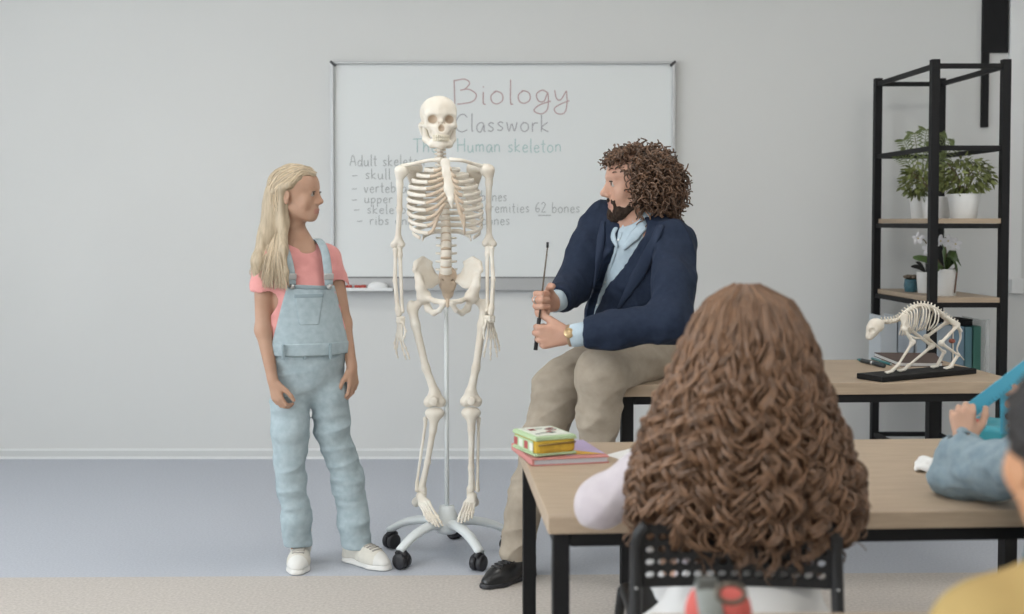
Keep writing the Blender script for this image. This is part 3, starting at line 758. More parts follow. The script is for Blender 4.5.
skel_foot(S(421, 496, .015), S(416.5, 502, .06), [(421, 503.5, -.02), (424.5, 503, -.025), (428, 502, -.02)],
    [[(428.5, 502, -.03), (437.5, 517, -.09), (440.5, 522, -.105), (442.5, 525.5, -.11)], [(426, 503, -.03), (434.5, 518.5, -.09), (437, 523, -.10), (439, 526.5, -.105)], [(424, 503.5, -.03), (431.5, 518, -.085), (434, 522.5, -.095), (436, 526, -.1)],
     [(422, 504, -.025), (428.5, 516.5, -.075), (431, 521, -.09), (433, 524, -.095)], [(419.5, 504, -.02), (425, 514.5, -.065), (427, 518.5, -.075), (429, 521.5, -.08)]])
skel_foot(S(471.8, 496, .015), S(474.5, 502, .06), [(466, 503, -.02), (469, 503.5, -.025), (473, 503, -.02)],
    [[(465, 503, -.03), (460, 515, -.09), (458.8, 518.5, -.105), (458.3, 521.5, -.11)], [(467.5, 503.5, -.03), (463, 516, -.09), (462, 519.5, -.10), (461.5, 522.5, -.105)], [(470, 504, -.03), (466, 515.5, -.085), (465.2, 519, -.095), (464.8, 521.5, -.10)],
     [(472, 504, -.025), (469, 514.5, -.075), (468.5, 517.5, -.085), (468, 520, -.09)], [(474.5, 503.5, -.02), (472.5, 512.5, -.065), (472, 515.5, -.075), (471.5, 518, -.08)]])
# ================================================================== people: shared builders
def skin_mat(name, c, c2): return mat(name, c, .5, .35, col2=c2, nscale=14, sss=.12, bump=.06, bscale=260)
M_eye = mat('eye_white', (.42, .39, .36), .3)
def head_prims(s, O, R, H, nose=1.0, jaw=1.0, cheek=1.0, brow=1.0, young=0.0):
    """head in units of H: x to the person's right, y forward, z up, origin half-way chin to crown"""
    O = np.array(O, float); R = np.array(R, float)
    h = lambda x, y, z: O + R @ (np.array([x, y, z]) * H)
    e = lambda c, r, k=.05, op='+': s.ell(h(*c), np.array(r) * H, R, k * H, op)
    cn = lambda a, b, ra, rb, k=.05, op='+', flat=None: s.cone(h(*a), h(*b), ra * H, rb * H, k * H, op, flat)
    e((0, -.06, .135), (.345, .44, .355), .05)
    e((0, .14, .17), (.29, .25, .25), .12)
    e((0, .10, -.17), (.27, .27, .31), .12)
    for q in (-1, 1):
        cn((q * .245 * jaw, -.04, -.24), (q * .085, .25, -.425), .085 * jaw, .07 * jaw, .10)
        e((q * .19, .245, -.13), (.10 * cheek, .09, .12), .09)
        cn((q * .05, .355 + .02 * brow, .10), (q * .20, .295 + .02 * brow, .105), .03 + .012 * brow, .03 + .01 * brow, .07)
    e((0, .300 - .018 * young, -.43 + .012 * young), (.085 * jaw, .07 - .008 * young, .068 - .006 * young), .07)
    e((0, .305, -.30), (.125, .085, .12), .09)
    cn((0, .372, .05), (0, .380 + .075 * nose, -.115), .036, .042, .05)
    e((0, .390 + .080 * nose, -.140), (.046, .044, .042), .035)
    cn((0, .335, .03), (0, .375 + .03 * nose, -.13), .04, .055, .04)
    for q in (-1, 1):
        e((q * .052, .372 + .03 * nose, -.165), (.036, .05, .034), .03)
        e((q * .14, .445 + .022 * young, .015), (.08, .075, .05), .05, '-')
        e((q * .14, .298, .015), (.088, .088, .075), .02)                     # lids around the eyeball
        e((q * .14, .42, .008), (.060, .06, .015), .012, '-')                 # eye opening
    e((0, .375, -.283), (.08, .04, .02), .02); e((0, .368, -.326), (.072, .04, .024), .02)
    e((0, .415, -.304), (.095, .03, .005), .008, '-')
    for q in (-1, 1):
        s.ell(h(q * .36, -.07, -.02), np.array((.028, .085, .115)) * H, R, .02 * H)
        s.ell(h(q * .355, -.055, -.13), np.array((.026, .045, .05)) * H, R, .02 * H)
        s.ell(h(q * .395, -.045, -.025), np.array((.022, .045, .065)) * H, R, .02 * H, '-')
    return h
def lips_pick(O, R, H):
    def pk(c):
        d = (c - O) @ R / H
        return ((np.abs(d[:, 0]) < .10) & (d[:, 1] > .345) & (d[:, 2] > -.355) & (d[:, 2] < -.262)).astype(int)
    return pk
def eyes(h, R, H, parent, iris):
    for q in (-1, 1):
        e = MB()
        c = h(q * .14, .303, .012); r = .083 * H; f = R[:, 1]
        prof = [(r * math.sin(a), r * math.cos(a)) for a in np.linspace(.01, math.pi - .01, 10)]
        o = e.lathe(prof, c, 14, ax=f).build('eyeball', M_eye, parent, True)
        MB().lathe([(r * .02, r * 1.03), (r * .30, r * .985), (r * .48, r * .90)], c, 14, ax=f).build('iris', iris, o, True)
def lashes(h, parent, m, H):
    for q in (-1, 1):
        p = [h(q * (.14 + .085 * math.sin(a)), .303 + .098 * math.cos(a), .012 + .028 * math.cos(a * 1.1)) for a in np.linspace(-.75, .85, 7)]
        MB().tube(p, [.003 * H, .006 * H, .008 * H, .009 * H, .009 * H, .008 * H, .004 * H], 6).build('eyelash', m, parent, True)
def brows(h, parent, m, H, th=.018):
    for q in (-1, 1):
        p = [h(q * .07, .402, .10), h(q * .15, .375, .125), h(q * .235, .298, .10)]
        MB().tube(spline(p, 4), [th * H * .6] + [th * H] * 7 + [th * H * .3], 6, flat=.5).build('eyebrow', m, parent, True)
def hand_prims(s, w, u, n, t, size=1.0, bends=((20, 25, 15),) * 4, thumb=(.55, .6, .35), thumb2=(.8, .2, .5), spread=.0):
    """w wrist, u towards the knuckles, n where the palm faces, t towards the thumb"""
    w = np.array(w, float); u = nrm(u); n = nrm(np.array(n) - u * np.dot(n, u)); t = np.array(t, float); t = nrm(t - u * np.dot(t, u) - n * np.dot(t, n)); z = size
    s.cone(w - u * .012 * z, w + u * .02 * z, .021 * z, .023 * z, .012, flat=(n, .72))
    for o, l in ((.024, .080), (.008, .084), (-.010, .080), (-.025, .072)):
        s.cone(w + u * .022 * z + t * o * .55 * z, w + u * l * z + t * o * z, .0135 * z, .0108 * z, .008 * z)
    s.cone(w + u * .02 * z + t * .012 * z + n * .006 * z, w + u * .05 * z + t * .024 * z + n * .01 * z, .017 * z, .013 * z, .012 * z)
    tips = []
    for i, (o, l, L) in enumerate(((.026, .086, .072), (.0088, .091, .080), (-.0098, .087, .074), (-.0268, .078, .060))):
        p = w + u * l * z + t * o * z; a = 0.0; r = (.0094, .0095, .0092, .0082)[i] * z
        for j, fr in enumerate((.45, .30, .25)):
            a += math.radians(bends[i][j]); d = u * math.cos(a) + n * math.sin(a) + t * spread * (1.5 - i) * (1 if j == 0 else .6); q = p + nrm(d) * L * fr * z
            s.cone(p, q, r * (1 - .06 * j), r * (.95 - .07 * j), .0022 * z); p = q
        tips.append(p)
    b = w + u * .026 * z + t * .024 * z + n * .006 * z
    d1 = nrm(u * thumb[0] + t * thumb[1] + n * thumb[2]); d2 = nrm(u * thumb2[0] + t * thumb2[1] + n * thumb2[2])
    k1 = b + d1 * .040 * z; k2 = k1 + nrm(d1 + d2) * .030 * z; k3 = k2 + d2 * .024 * z
    s.cone(b, k1, .0135 * z, .0112 * z, .008 * z).cone(k1, k2, .0108 * z, .0098 * z, .003).cone(k2, k3, .0098 * z, .0082 * z, .003)
    return tips
def tube_arrays(path, rad, n=5, ref=None):
    m = len(path); T = np.gradient(path, axis=0); T /= np.linalg.norm(T, axis=1)[:, None] + 1e-9
    ref = np.array([.31, .77, .55]) if ref is None else ref
    U = np.cross(T, ref); U /= np.linalg.norm(U, axis=1)[:, None] + 1e-9; W = np.cross(T, U)
    a = np.arange(n) * 2 * np.pi / n
    v = path[:, None, :] + (U[:, None, :] * np.cos(a)[None, :, None] + W[:, None, :] * np.sin(a)[None, :, None]) * np.asarray(rad)[:, None, None]
    i, k = np.meshgrid(np.arange(m - 1), np.arange(n), indexing='ij'); A = i * n + k; B = i * n + (k + 1) % n
    return v.reshape(-1, 3), np.stack([A, B, B + n, A + n], -1).reshape(-1, 4)
class Locks:
    def __init__(s): s.v = []; s.q = []; s.n = 0
    def add(s, path, rad, n=5):
        v, q = tube_arrays(np.asarray(path, float), rad, n); s.v.append(v); s.q.append(q + s.n); s.n += len(v)
    def build(s, name, m, parent): return fast_mesh(name, np.concatenate(s.v), np.concatenate(s.q), m, parent)
def curl(center, amp, turns, phase, hand=1):
    """wind a centre path into a helix; amp may be an array"""
    c = np.asarray(center, float); m = len(c); T = np.gradient(c, axis=0); T /= np.linalg.norm(T, axis=1)[:, None] + 1e-9
    U = np.cross(T, [.2, .9, .35]); U /= np.linalg.norm(U, axis=1)[:, None] + 1e-9; W = np.cross(T, U)
    a = phase + hand * np.linspace(0, turns * 2 * np.pi, m)
    return c + (U * np.cos(a)[:, None] + W * np.sin(a)[:, None]) * np.broadcast_to(amp, (m,))[:, None]
def shoe(name, heel, toe, width, ankle_z, parent, m_up, m_sole, lace, sole_h=.022, height=.07, toe_r=.9, capm=None, up_z=0.0, shaft=0.0):
    heel, toe = np.array(heel, float), np.array(toe, float); heel[2] = toe[2] = 0; d = nrm(toe - heel); L = np.linalg.norm(toe - heel); x = V(d[1], -d[0], 0); z = V(0, 0, 1)
    at = lambda f, w=0, h=0: heel + d * L * f + x * w + z * h
    w = width / 2
    s = SDF(.0028)
    s.chain([at(.13), at(.45), at(.72), at(.88)], [w * .80, w * .80, w * .98, w * .80 * toe_r], .01)
    s.plane((0, 0, .002), (0, 0, -1), .002).plane((0, 0, sole_h), (0, 0, 1), .004)
    root = s.build(name, m_sole, parent)
    u = SDF(.0028)
    u.cone(at(.12, 0, sole_h), at(.13, 0, height), w * .74, w * .62, .012).cone(at(.13, 0, height), at(.32, 0, height * .98), w * .62, w * .66, .02)
    u.cone(at(.3, 0, height * .75), at(.62, 0, height * .45), w * .72, w * .74, .03).cone(at(.62, 0, height * .42), at(.87, 0, height * .22), w * .80, w * .70 * toe_r, .03)
    u.cone(at(.45, 0, sole_h), at(.72, 0, sole_h), w * .72, w * .88, .02)
    if shaft: u.cone(at(.26, 0, height * .7), at(.27, 0, shaft), w * .72, .040, .02)
    u.plane((0, 0, sole_h - .003), (0, 0, -1), .002)
    up = u.build('upper', [m_up, capm or m_up], root, (lambda c: ((c - heel) @ d / L > .80).astype(int)) if capm else None)
    me = up.data; co = np.empty(len(me.vertices) * 3, np.float32); me.vertices.foreach_get('co', co)
    bv = BVHTree.FromPolygons([tuple(map(float, c)) for c in co.reshape(-1, 3)], [tuple(p.vertices) for p in me.polygons])
    for i in range(6):
        f = .40 + .065 * i; pts = []
        for g in np.linspace(-1, 1, 9):
            p = at(f + .03 * (1 - abs(g)), w * .5 * g, .4); loc = bv.ray_cast(Vector(p), Vector((0, 0, -1)))[0]
            if loc is not None: pts.append(np.array(loc) + V(0, 0, .0012))
        if len(pts) > 2: MB().tube(pts, .0034, 6).build('lace', lace, up, True)
    root.location.z += up_z
    return root

_bvh = {}
def hit(o, px, py, lift=.0):
    """point on object o seen along the ray through a pixel of the photograph, lifted along its normal"""
    if o.name not in _bvh:
        me = o.data; co = np.empty(len(me.vertices) * 3, np.float32); me.vertices.foreach_get('co', co)
        _bvh[o.name] = BVHTree.FromPolygons([tuple(map(float, c)) for c in co.reshape(-1, 3)], [tuple(p.vertices) for p in me.polygons])
    loc, n, i, d = _bvh[o.name].ray_cast(Vector((0, 0, CAMZ)), Vector(_ray(px, py)))
    if loc is None: return None, None
    n = np.array(n); return np.array(loc) + n * lift, n
def strip(name, o, pix, width, thick, m, parent, lift=.004, n=5):
    """flat band lying on the surface of o along a pixel path"""
    pts = []; nn = []
    P2 = spline([V(a, b, 0) for a, b in pix], n)
    for q in P2:
        p, k = hit(o, q[0], q[1], lift)
        if p is not None: pts.append(p); nn.append(k)
    if len(pts) < 2: return None
    w = [width] * len(pts) if np.isscalar(width) else list(np.interp(np.linspace(0, 1, len(pts)), np.linspace(0, 1, len(width)), width))
    for _ in range(2):
        if len(pts) > 3: pts = [pts[0]] + [(pts[i - 1] + 2 * pts[i] + pts[i + 1]) / 4 for i in range(1, len(pts) - 1)] + [pts[-1]]; nn = [nn[0]] + [nrm(nn[i - 1] + nn[i] + nn[i + 1]) for i in range(1, len(nn) - 1)] + [nn[-1]]
    vs = []; K = 8
    for i, p in enumerate(pts):
        t = nrm(pts[min(i + 1, len(pts) - 1)] - pts[max(i - 1, 0)]); k = nrm(nn[i] - t * np.dot(nn[i], t)); b = np.cross(t, k)
        for j in range(K): a = 2 * math.pi * j / K; vs.append(p + b * math.cos(a) * w[i] / 2 + k * math.sin(a) * thick)
    fs = [(i * K + j, i * K + (j + 1) % K, (i + 1) * K + (j + 1) % K, (i + 1) * K + j) for i in range(len(pts) - 1) for j in range(K)]
    fs += [tuple(range(K - 1, -1, -1)), tuple(range((len(pts) - 1) * K, len(pts) * K))]
    return mesh_obj(name, vs, fs, m, parent, True)
# ================================================================== the blonde girl
GY = 4.32
def G(px, py, dy=0.0): return P(px, py, GY + dy)
M_skin_g = skin_mat('skin_fair', (.51, .315, .225), (.45, .27, .185)); M_lip_g = mat('lip_rose', (.46, .23, .18), .5)
M_pink = mat('pink_cotton', (.76, .35, .335), .85, .2, col2=(.70, .31, .295), nscale=30, bump=.08, bscale=300, sheen=.2)
M_denim = mat('pale_denim', (.43, .515, .555), .85, .2, col2=(.355, .44, .48), nscale=45, bump=.15, bscale=420)
M_denim_s = mat('denim_seam', (.28, .355, .39), .85)
M_blond = mat('blond_hair', (.60, .495, .36), .5, .4, island=.22)
M_canvas = mat('white_canvas', (.70, .67, .60), .8, .2, noise=.08, nscale=60); M_rubberw = mat('white_rubber', (.74, .73, .70), .5)
M_steel = mat('buckle_steel', (.55, .55, .55), .3, metal=.9)
girl = empty('person', V(G(320, 560)[0], GY - .02, 0)); tag(girl, 'girl in pink T-shirt and pale denim dungarees standing beside skeleton', 'person')
# pose
gF = nrm(V(.40, -.92, 0)); gX = V(gF[1], -gF[0], 0)                     # chest direction, her right
hd = math.radians(13); hF = nrm(V(math.cos(hd), -math.sin(hd), .02)); hX = nrm(np.cross(hF, (0, 0, 1))); hZ = np.cross(hX, hF); HR = np.array([hX, hF, hZ]).T
HO, HH = G(297, 194.5, -.01), .199
shL, shR = G(263, 259, -.05), G(332, 259, .06)
elL, wrL = G(263.5, 330, -.07), G(273, 381, -.10)
elR, wrR = G(343.5, 323, .06), G(352, 367, .02)
legL = [G(290.5, 385, -.01), G(290.5, 430, -.02), G(290.5, 480, -.02), G(297, 545, -.0)]
legR = [G(327, 385, .04), G(333, 430, .05), G(348, 480, .06), G(356, 547, .04)]
b = SDF(.003)
hh = head_prims(b, HO, HR, HH, nose=.85, jaw=.88, cheek=1.05, brow=.0, young=1.0)
b.cone(hh(0, -.10, -.30), G(296, 240, .005), .040, .038, .02).cone(G(296, 240, .005), G(297, 252, .005), .038, .055, .03)
b.chain([G(297, 262, .0), G(302, 300, .0), G(308, 345, .01), G(308, 362, .01)], [.088, .10, .10, .10], .05, flat=(gF, .66))
b.cone(shL + V(.02, 0, .0), shR - V(.02, 0, 0), .036, .036, .03)
for a in ([shL, elL, wrL], [shR, elR, wrR]): b.chain(a, [.034, .0285, .0185], .02)
for l in (legL, legR): b.chain(l, [.055, .048, .036, .021], .03); b.cone(l[-1], l[-1] - V(0, 0, .03), .021, .020, .01)
hand_prims(b, wrL, nrm(V(.28, -.10, -1)), nrm(V(.55, .8, .1)), nrm(V(.9, -.5, .2)), .80, ((28, 42, 25), (30, 45, 25), (32, 45, 25), (34, 45, 25)), (.75, .5, .3), (.9, .05, .35))
hand_prims(b, wrR, nrm(V(.06, -.05, -1)), nrm(V(-.75, .5, .1)), nrm(V(-.4, -.9, .1)), .80, ((18, 30, 20), (20, 32, 20), (24, 34, 20), (28, 36, 22)), (.75, .5, .3), (.9, .05, .35))
gbody = b.build('body', [M_skin_g, M_lip_g], girl, lips_pick(HO, HR, HH))
eyes(hh, HR, HH, gbody, mat('iris_brown', (.10, .06, .04), .2)); brows(hh, gbody, mat('brow_blond', (.34, .24, .15), .7), HH, .015)
lashes(hh, gbody, mat('lash_brown', (.06, .035, .025), .7), HH)
# T-shirt
torso_pts = [G(297, 268, .0), G(302, 300, .0), G(307.5, 335, .01), G(308, 352, .01)]; torso_r = [.105, .116, .122, .124]
t = SDF(.0036)
t.chain(torso_pts, torso_r, .05, flat=(gF, .68)); t.cone(shL + V(.03, 0, .004), shR - V(.03, 0, -.004), .042, .042, .04)
t.cone(shL + V(.012, 0, .0), shL * .55 + elL * .45, .046, .0455, .03).cone(shR - V(.012, 0, 0), shR * .62 + elR * .38, .043, .042, .03)
for s0, e0, f in ((shL, elL, .37), (shR, elR, .30)):
    d = nrm(e0 - s0); c0 = s0 + (e0 - s0) * f
    t.ell(c0 + d * .055, (.062, .062, .05), frame_from(d), .003, '-')
t.plane(G(308, 346, 0), (0, 0, -1), .004); t.ell(G(296.5, 238, -.005), (.056, .058, .024), k=.01, op='-')
t.noise(.0016, waves(3, 70, 7)); t.noise(-.0045, creases(4, 45, 4))
t.build('shirt', M_pink, girl)
MB().tube([G(296.5, 243.2, 0) + V(math.cos(a) * .0525, math.sin(a) * .052, -.004 - .009 * math.cos(a - math.atan2(gF[1], gF[0]))) for a in np.linspace(0, 2 * math.pi, 29)], .0052, 8).build('collar', M_pink, girl, True)
# dungarees: trousers, waistband, bib, straps, pocket
tr = SDF(.0042)
tr.chain([G(308, 345, .01), G(308.5, 358, .01), G(308.5, 366, .01)], [.128, .130, .118], .03, flat=(gF, .64))
tr.chain([legL[0], G(290.5, 430, -.02), G(290.5, 480, -.02), G(296, 520, -.01), G(297, 543, .0)], [.070, .060, .0515, .048, .046], .02)
tr.chain([legR[0], G(333, 430, .05), G(348, 480, .06), G(354.5, 520, .05), G(356, 546, .04)], [.070, .060, .0545, .051, .051], .02)
tr.plane(G(308, 341.5, 0), (0, 0, 1), .004)
for l, py in ((legL, 544), (legR, 546)):
    c = np.array(l[-1]); zc = P(300, py, c[1])[2]; tr.bx((c[0], c[1], zc - .06), (.09, .09, .06), None, .002, .003, '-')
trn = waves(5, 42, 6, (1, 1, 1.8)); trn2 = waves(9, 110, 6, (.5, .5, 1.5))
zk = G(300, 470, 0)[2]
trc = creases(6, 40, 4, (.7, .7, 1.3)); tr.noise(.0030, trn); tr.noise(-.0075, trc); tr.noise(.0012, lambda X, Y, Z: trn2(X, Y, Z) * (.5 + .9 * np.exp(-((Z - .28) / .14) ** 2)))
trous = tr.build('dungarees', M_denim, girl)
def torso_patch(name, dr, cuts, m, parent, h=.003, k=.003):
    s = SDF(h); s.chain([torso_pts[0], torso_pts[1], torso_pts[2], G(308, 352, .01), G(308.5, 366, .01)], [r + dr for r in torso_r + [.129]], .05, flat=(gF, .70))
    for p, n in cuts: s.plane(p, n, k)
    return s.build(name, m, parent)
front = (G(308, 320, .012) + gF * .0, -gF)
side = lambda px0, py0, px1, py1, out: (G(px0, py0, 0), nrm(np.cross(G(px1, py1, 0) - G(px0, py0, 0), V(0, 1, 0)) * -out))
bibcuts = [(G(310, 284, 0), (0.06, 0, 1)), (G(308, 346, 0), (0, 0, -1)), front, side(292, 284, 276, 341, 1), side(333, 284, 347, 341, -1)]
bib = torso_patch('bib', .0075, bibcuts, M_denim, girl)
torso_patch('pocket', .0118, [(G(310, 292, 0), (0, 0, 1)), (G(310, 323, 0), (0, 0, -1)), front, side(299, 292, 303, 318, 1), side(326, 292, 323, 318, -1)], M_denim, bib)
torso_patch('pocket_hem', .0135, [(G(310, 292.5, 0), (0, 0, 1)), (G(310, 296.5, 0), (0, 0, -1)), front, side(299, 292, 300, 318, 1), side(326, 292, 325, 318, -1)], M_denim_s, bib, .0026, .0015)
torso_patch('bib_hem', .0105, [(G(310, 284.5, 0), (0.06, 0, 1)), (G(310, 288, 0), (-.06, 0, -1)), front, side(292.5, 284, 290, 300, 1), side(331.5, 284, 334, 300, -1)], M_denim_s, bib, .0026, .0015)
torso_patch('waistband', .0105, [(G(308, 341, 0), (0, 0, 1)), (G(308, 353.5, 0), (0, 0, -1))], M_denim, girl)
for px in (289, 309, 333):
    c = G(px, 349, 0); o = V(c[0], 0, c[2]); y = (G(308, 349, .01) + gF * .10)[1] + (px - 318) * .0012
    box('belt_loop', (c[0], y, c[2]), (.010, .012, .055), M_denim_s, trous, (-gX, gF, (0, 0, 1)), bev=.002)
for pts, nm in (([G(329, 285, -.055), G(327.5, 268, -.055), G(325, 252, -.035), G(320, 241.5, .0), G(316, 241, .05), G(314, 256, .10)], 'r'),
                ([G(292, 285, -.105), G(290, 268, -.10), G(286, 252, -.085), G(282, 242.5, -.045), G(284, 241, .02), G(288, 256, .07)], 'l')):
    c = spline(pts, 6); st = MB().tube(c, .0155, 10, flat=.28, up=lambda p: gX).build('strap', M_denim, girl, True)
    k = pts[1] if nm == 'r' else pts[1]
    box('buckle', (pts[0] + pts[1]) / 2 + gF * .006, (.036, .008, .022), M_steel, st, (-gX, gF, (0, 0, 1)), bev=.003)
    MB().lathe([(.002, .010), (.008, .009), (.009, 0)], pts[0] + gF * .002 - V(0, 0, .006), 12, ax=gF).build('button', M_steel, st, True)
# canvas shoes
capm = M_rubberw
M_lace = mat('lace_grey', (.42, .40, .37), .8)
shoe('shoe', V(-.733, 4.41, 0), V(-.720, 4.205, 0), .085, .1, girl, M_canvas, M_rubberw, M_lace, capm=capm, height=.078, shaft=.125)
shoe('shoe', V(-.572, 4.403, 0), V(-.398, 4.262, 0), .088, .1, girl, M_canvas, M_rubberw, M_lace, capm=capm, height=.078, shaft=.125)
# hair: a combed-back cap, long fall behind the ear, loose strands
hs = SDF(.0036)
hs.ell(hh(0, -.075, .145), np.array((.38, .445, .378)) * HH, HR, .02)
hs.plane(hh(0, .335, .375), HR @ V(0, .70, -.72), .02)
hs.ell(hh(0, .30, -.05), np.array((.50, .30, .30)) * HH, HR, .01, '-')
fall = [hh(0, -.22, .10), hh(0, -.34, -.22), G(275, 236, .0), G(269, 262, -.03), G(265, 281, -.05)]
hs.chain(fall, [.062, .056, .047, .036, .012], .03)
hs.chain([hh(.30, -.16, .02), G(283, 222, -.06), G(283, 250, -.105), G(286, 272, -.125), G(289, 287, -.125)], [.020, .020, .015, .009, .003], .02)
hs.chain([hh(.22, -.36, .0), G(268, 235, -.05), G(259, 262, -.085), G(256, 283, -.085)], [.03, .032, .026, .008], .025)
hs.chain([hh(.28, .16, .30), hh(.375, .03, .16), hh(.375, -.10, .12), hh(.34, -.25, .06)], [.010, .010, .011, .016], .012)
hs.noise(.0016, waves(21, 260, 6, (1, 1, .12)))
ghair = hs.build('hair', mat('blond_hair_base', (.52, .42, .295), .5, .4, noise=.3, nscale=12, stretch=(9, 9, .7), detail=6), girl)
L = Locks(); r = random.Random(5)
rad_of = lambda n, r0: r0 * np.concatenate([np.linspace(.6, 1, n // 4), np.ones(n - n // 4 - n // 3), np.linspace(1, .25, n // 3)])
guides = [[hh(.05, .36, .38), hh(.16, .18, .465), hh(.32, -.16, .36), hh(.36, -.36, .05), G(272, 230, -.06), G(262, 262, -.10), G(257, 286, -.095)],
          [hh(.07, .37, .36), hh(.22, .2, .42), hh(.375, -.08, .26), hh(.37, -.27, .0), G(278, 228, -.07), G(272, 260, -.12), G(268, 288, -.11)],
          [hh(.10, .365, .33), hh(.27, .2, .36), hh(.395, .02, .17), hh(.385, -.20, .05), G(283, 226, -.07), G(282, 258, -.125), G(287, 289, -.135)],
          [hh(.03, .30, .44), hh(.10, .0, .51), hh(.24, -.32, .36), hh(.26, -.45, .05), G(266, 228, -.04), G(256, 262, -.07), G(253, 280, -.075)],
          [hh(.0, .25, .46), hh(.0, -.15, .52), hh(.08, -.43, .33), hh(.1, -.50, .05), G(267, 228, .0), G(255, 258, -.02), G(251, 272, -.02)]]
for i in range(430):
    a = r.random() * (len(guides) - 1); j = int(a); f = a - j
    g = [np.array(p) * (1 - f) + np.array(q) * f + np.array([r.gauss(0, .0035) for _ in range(3)]) for p, q in zip(guides[j], guides[min(j + 1, len(guides) - 1)])]
    cut = r.choice([7, 7, 7, 6]); c = np.array(spline(g[:cut], 6)); n = len(c)
    w = .002 * np.sin(np.linspace(0, r.uniform(4, 9), n) + r.uniform(0, 6)); c[:, 0] += w
    L.add(c, rad_of(n, r.uniform(.0013, .0026)), 4)
L.build('hair_strands', M_blond, ghair)
# ================================================================== the man on the desk
M_skin_m = skin_mat('skin_warm', (.56, .34, .25), (.48, .27, .195)); M_lip_m = mat('lip_warm', (.42, .21, .17), .5)
M_navy = mat('navy_wool', (.016, .026, .052), .8, .25, col2=(.011, .019, .041), nscale=60, bump=.1, bscale=400, )
M_navy_l = mat('navy_lapel', (.020, .031, .060), .75, .25, bump=.1, bscale=400)
M_shirt = mat('light_blue_oxford', (.48, .575, .64), .8, .2, col2=(.42, .515, .585), nscale=40, bump=.08, bscale=350)
M_chino = mat('beige_chino', (.40, .345, .28), .85, .2, col2=(.35, .30, .24), nscale=30, bump=.1, bscale=380)
M_leather = mat('black_leather', (.012, .012, .013), .28, .5)
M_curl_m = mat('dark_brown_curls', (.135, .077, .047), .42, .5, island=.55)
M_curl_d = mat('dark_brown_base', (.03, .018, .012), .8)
man = empty('person', V(*P(655, 340, 4.38)[:2], RZ)); tag(man, 'bearded man in navy blazer sitting on the desk holding a pointer', 'person')
mF = nrm(V(-.74, -.67, .0)); mX = V(mF[1], -mF[0], 0)
q = P
pelv = q(657, 338, 4.38)
mhF = nrm(V(-1, -.10, -.03)); mhX = nrm(np.cross(mhF, (0, 0, 1))); mhZ = np.cross(mhX, mhF); MR = np.array([mhX, mhF, mhZ]).T
MO, MH = q(634.5, 183.5, 4.2), .236
shl, shr = q(675, 243, 4.06), q(601, 220, 4.36)                 # his left (near), his right (far)
stick_lo, stick_hi = q(535.5, 350, 3.93), q(547.5, 247, 3.93)
st_at = lambda py: stick_lo + (stick_hi - stick_lo) * (350 - py) / 103.0
HS = 1.15
u_l, n_l = nrm(V(-1, .08, -.05)), nrm(V(.05, 1, 0)); w_l = st_at(336) - u_l * .094 * HS - n_l * .026 * HS
u_r, n_r = nrm(V(-.66, -.75, .06)), nrm(V(.75, -.66, 0)); w_r = st_at(303) - u_r * .094 * HS - n_r * .026 * HS
ell_, elr = q(671, 322, 3.84), q(573, 287, 4.22)
hipl, hipr = q(670, 347, 4.34), q(646, 342, 4.48)
knl, knr = q(602, 374, 4.0), q(559, 386, 4.22)
anl, anr = q(594, 498, 4.12), q(516, 549, 4.18)
b = SDF(.0034)
mh = head_prims(b, MO, MR, MH, nose=1.1, jaw=1.05, brow=1.0)
nb_ = q(637, 228, 4.22)
b.cone(mh(0, -.10, -.28), nb_, .058, .060, .03).cone(nb_, q(641, 245, 4.24), .060, .078, .05)
b.chain([q(641, 250, 4.24), q(643, 285, 4.28), pelv], [.085, .095, .11], .05, flat=(mF, .62)); b.cone(shl, shr, .05, .05, .03)
b.chain([shl, ell_, w_l], [.048, .04, .027], .02); b.chain([shr, elr, w_r], [.048, .04, .027], .02)
b.chain([hipl, knl, anl], [.075, .055, .038], .03); b.chain([hipr, knr, anr], [.075, .055, .038], .03)
for a in (anl, anr): b.cone(a, a - V(0, 0, .05), .036, .036, .01)
fist = ((72, 98, 62), (74, 98, 62), (76, 98, 62), (80, 96, 60))
hand_prims(b, w_l, u_l, n_l, V(0, 0, 1), HS, fist, (.75, .55, .35), (.6, .1, .9))
hand_prims(b, w_r, u_r, n_r, V(0, 0, 1), HS, fist, (.75, .45, .45), (.6, .0, .9))
mbody = b.build('body', [M_skin_m, M_lip_m], man, lips_pick(MO, MR, MH))
eyes(mh, MR, MH, mbody, mat('iris_brown', (.10, .06, .04), .2)); brows(mh, mbody, M_curl_d, MH, .02); lashes(mh, mbody, M_curl_d, MH)
# trousers
t = SDF(.0045)
t.chain([q(657, 330, 4.38), q(658, 345, 4.38)], [.135, .14], .04, flat=(mF, .85))
t.chain([hipl + V(0, 0, .0), knl, q(599, 420, 4.03), q(595, 470, 4.09), q(594, 492, 4.11)], [.090, .083, .069, .060, .056], .025)
t.chain([hipr, q(598, 362, 4.36), knr, q(543, 440, 4.21), q(526, 500, 4.19), q(516, 550, 4.18)], [.090, .092, .084, .070, .059, .057], .03)
for a, d in ((q(594, 492, 4.11), nrm(anl - knl)), (q(516, 552, 4.18), nrm(anr - knr))): t.ell(a + d * .052, (.05, .05, .05), frame_from(d), .004, '-')
t.bx((hipl[0] + .3, 4.4, RZ - .048), (.5, .7, .05), None, .004, .008, '-')                       # flat where he sits on the desk
w1 = waves(31, 55, 7, (1, 1, 1.6)); w2 = waves(33, 120, 6, (.6, .6, 1.8))
t.noise(.0025, w1); t.noise(-.0075, creases(32, 38, 4, (.8, .8, 1.3))); t.noise(.0010, lambda X, Y, Z: w2(X, Y, Z) * (.3 + np.exp(-((Z - .60) / .12) ** 2)))
trm = t.build('trousers', M_chino, man)
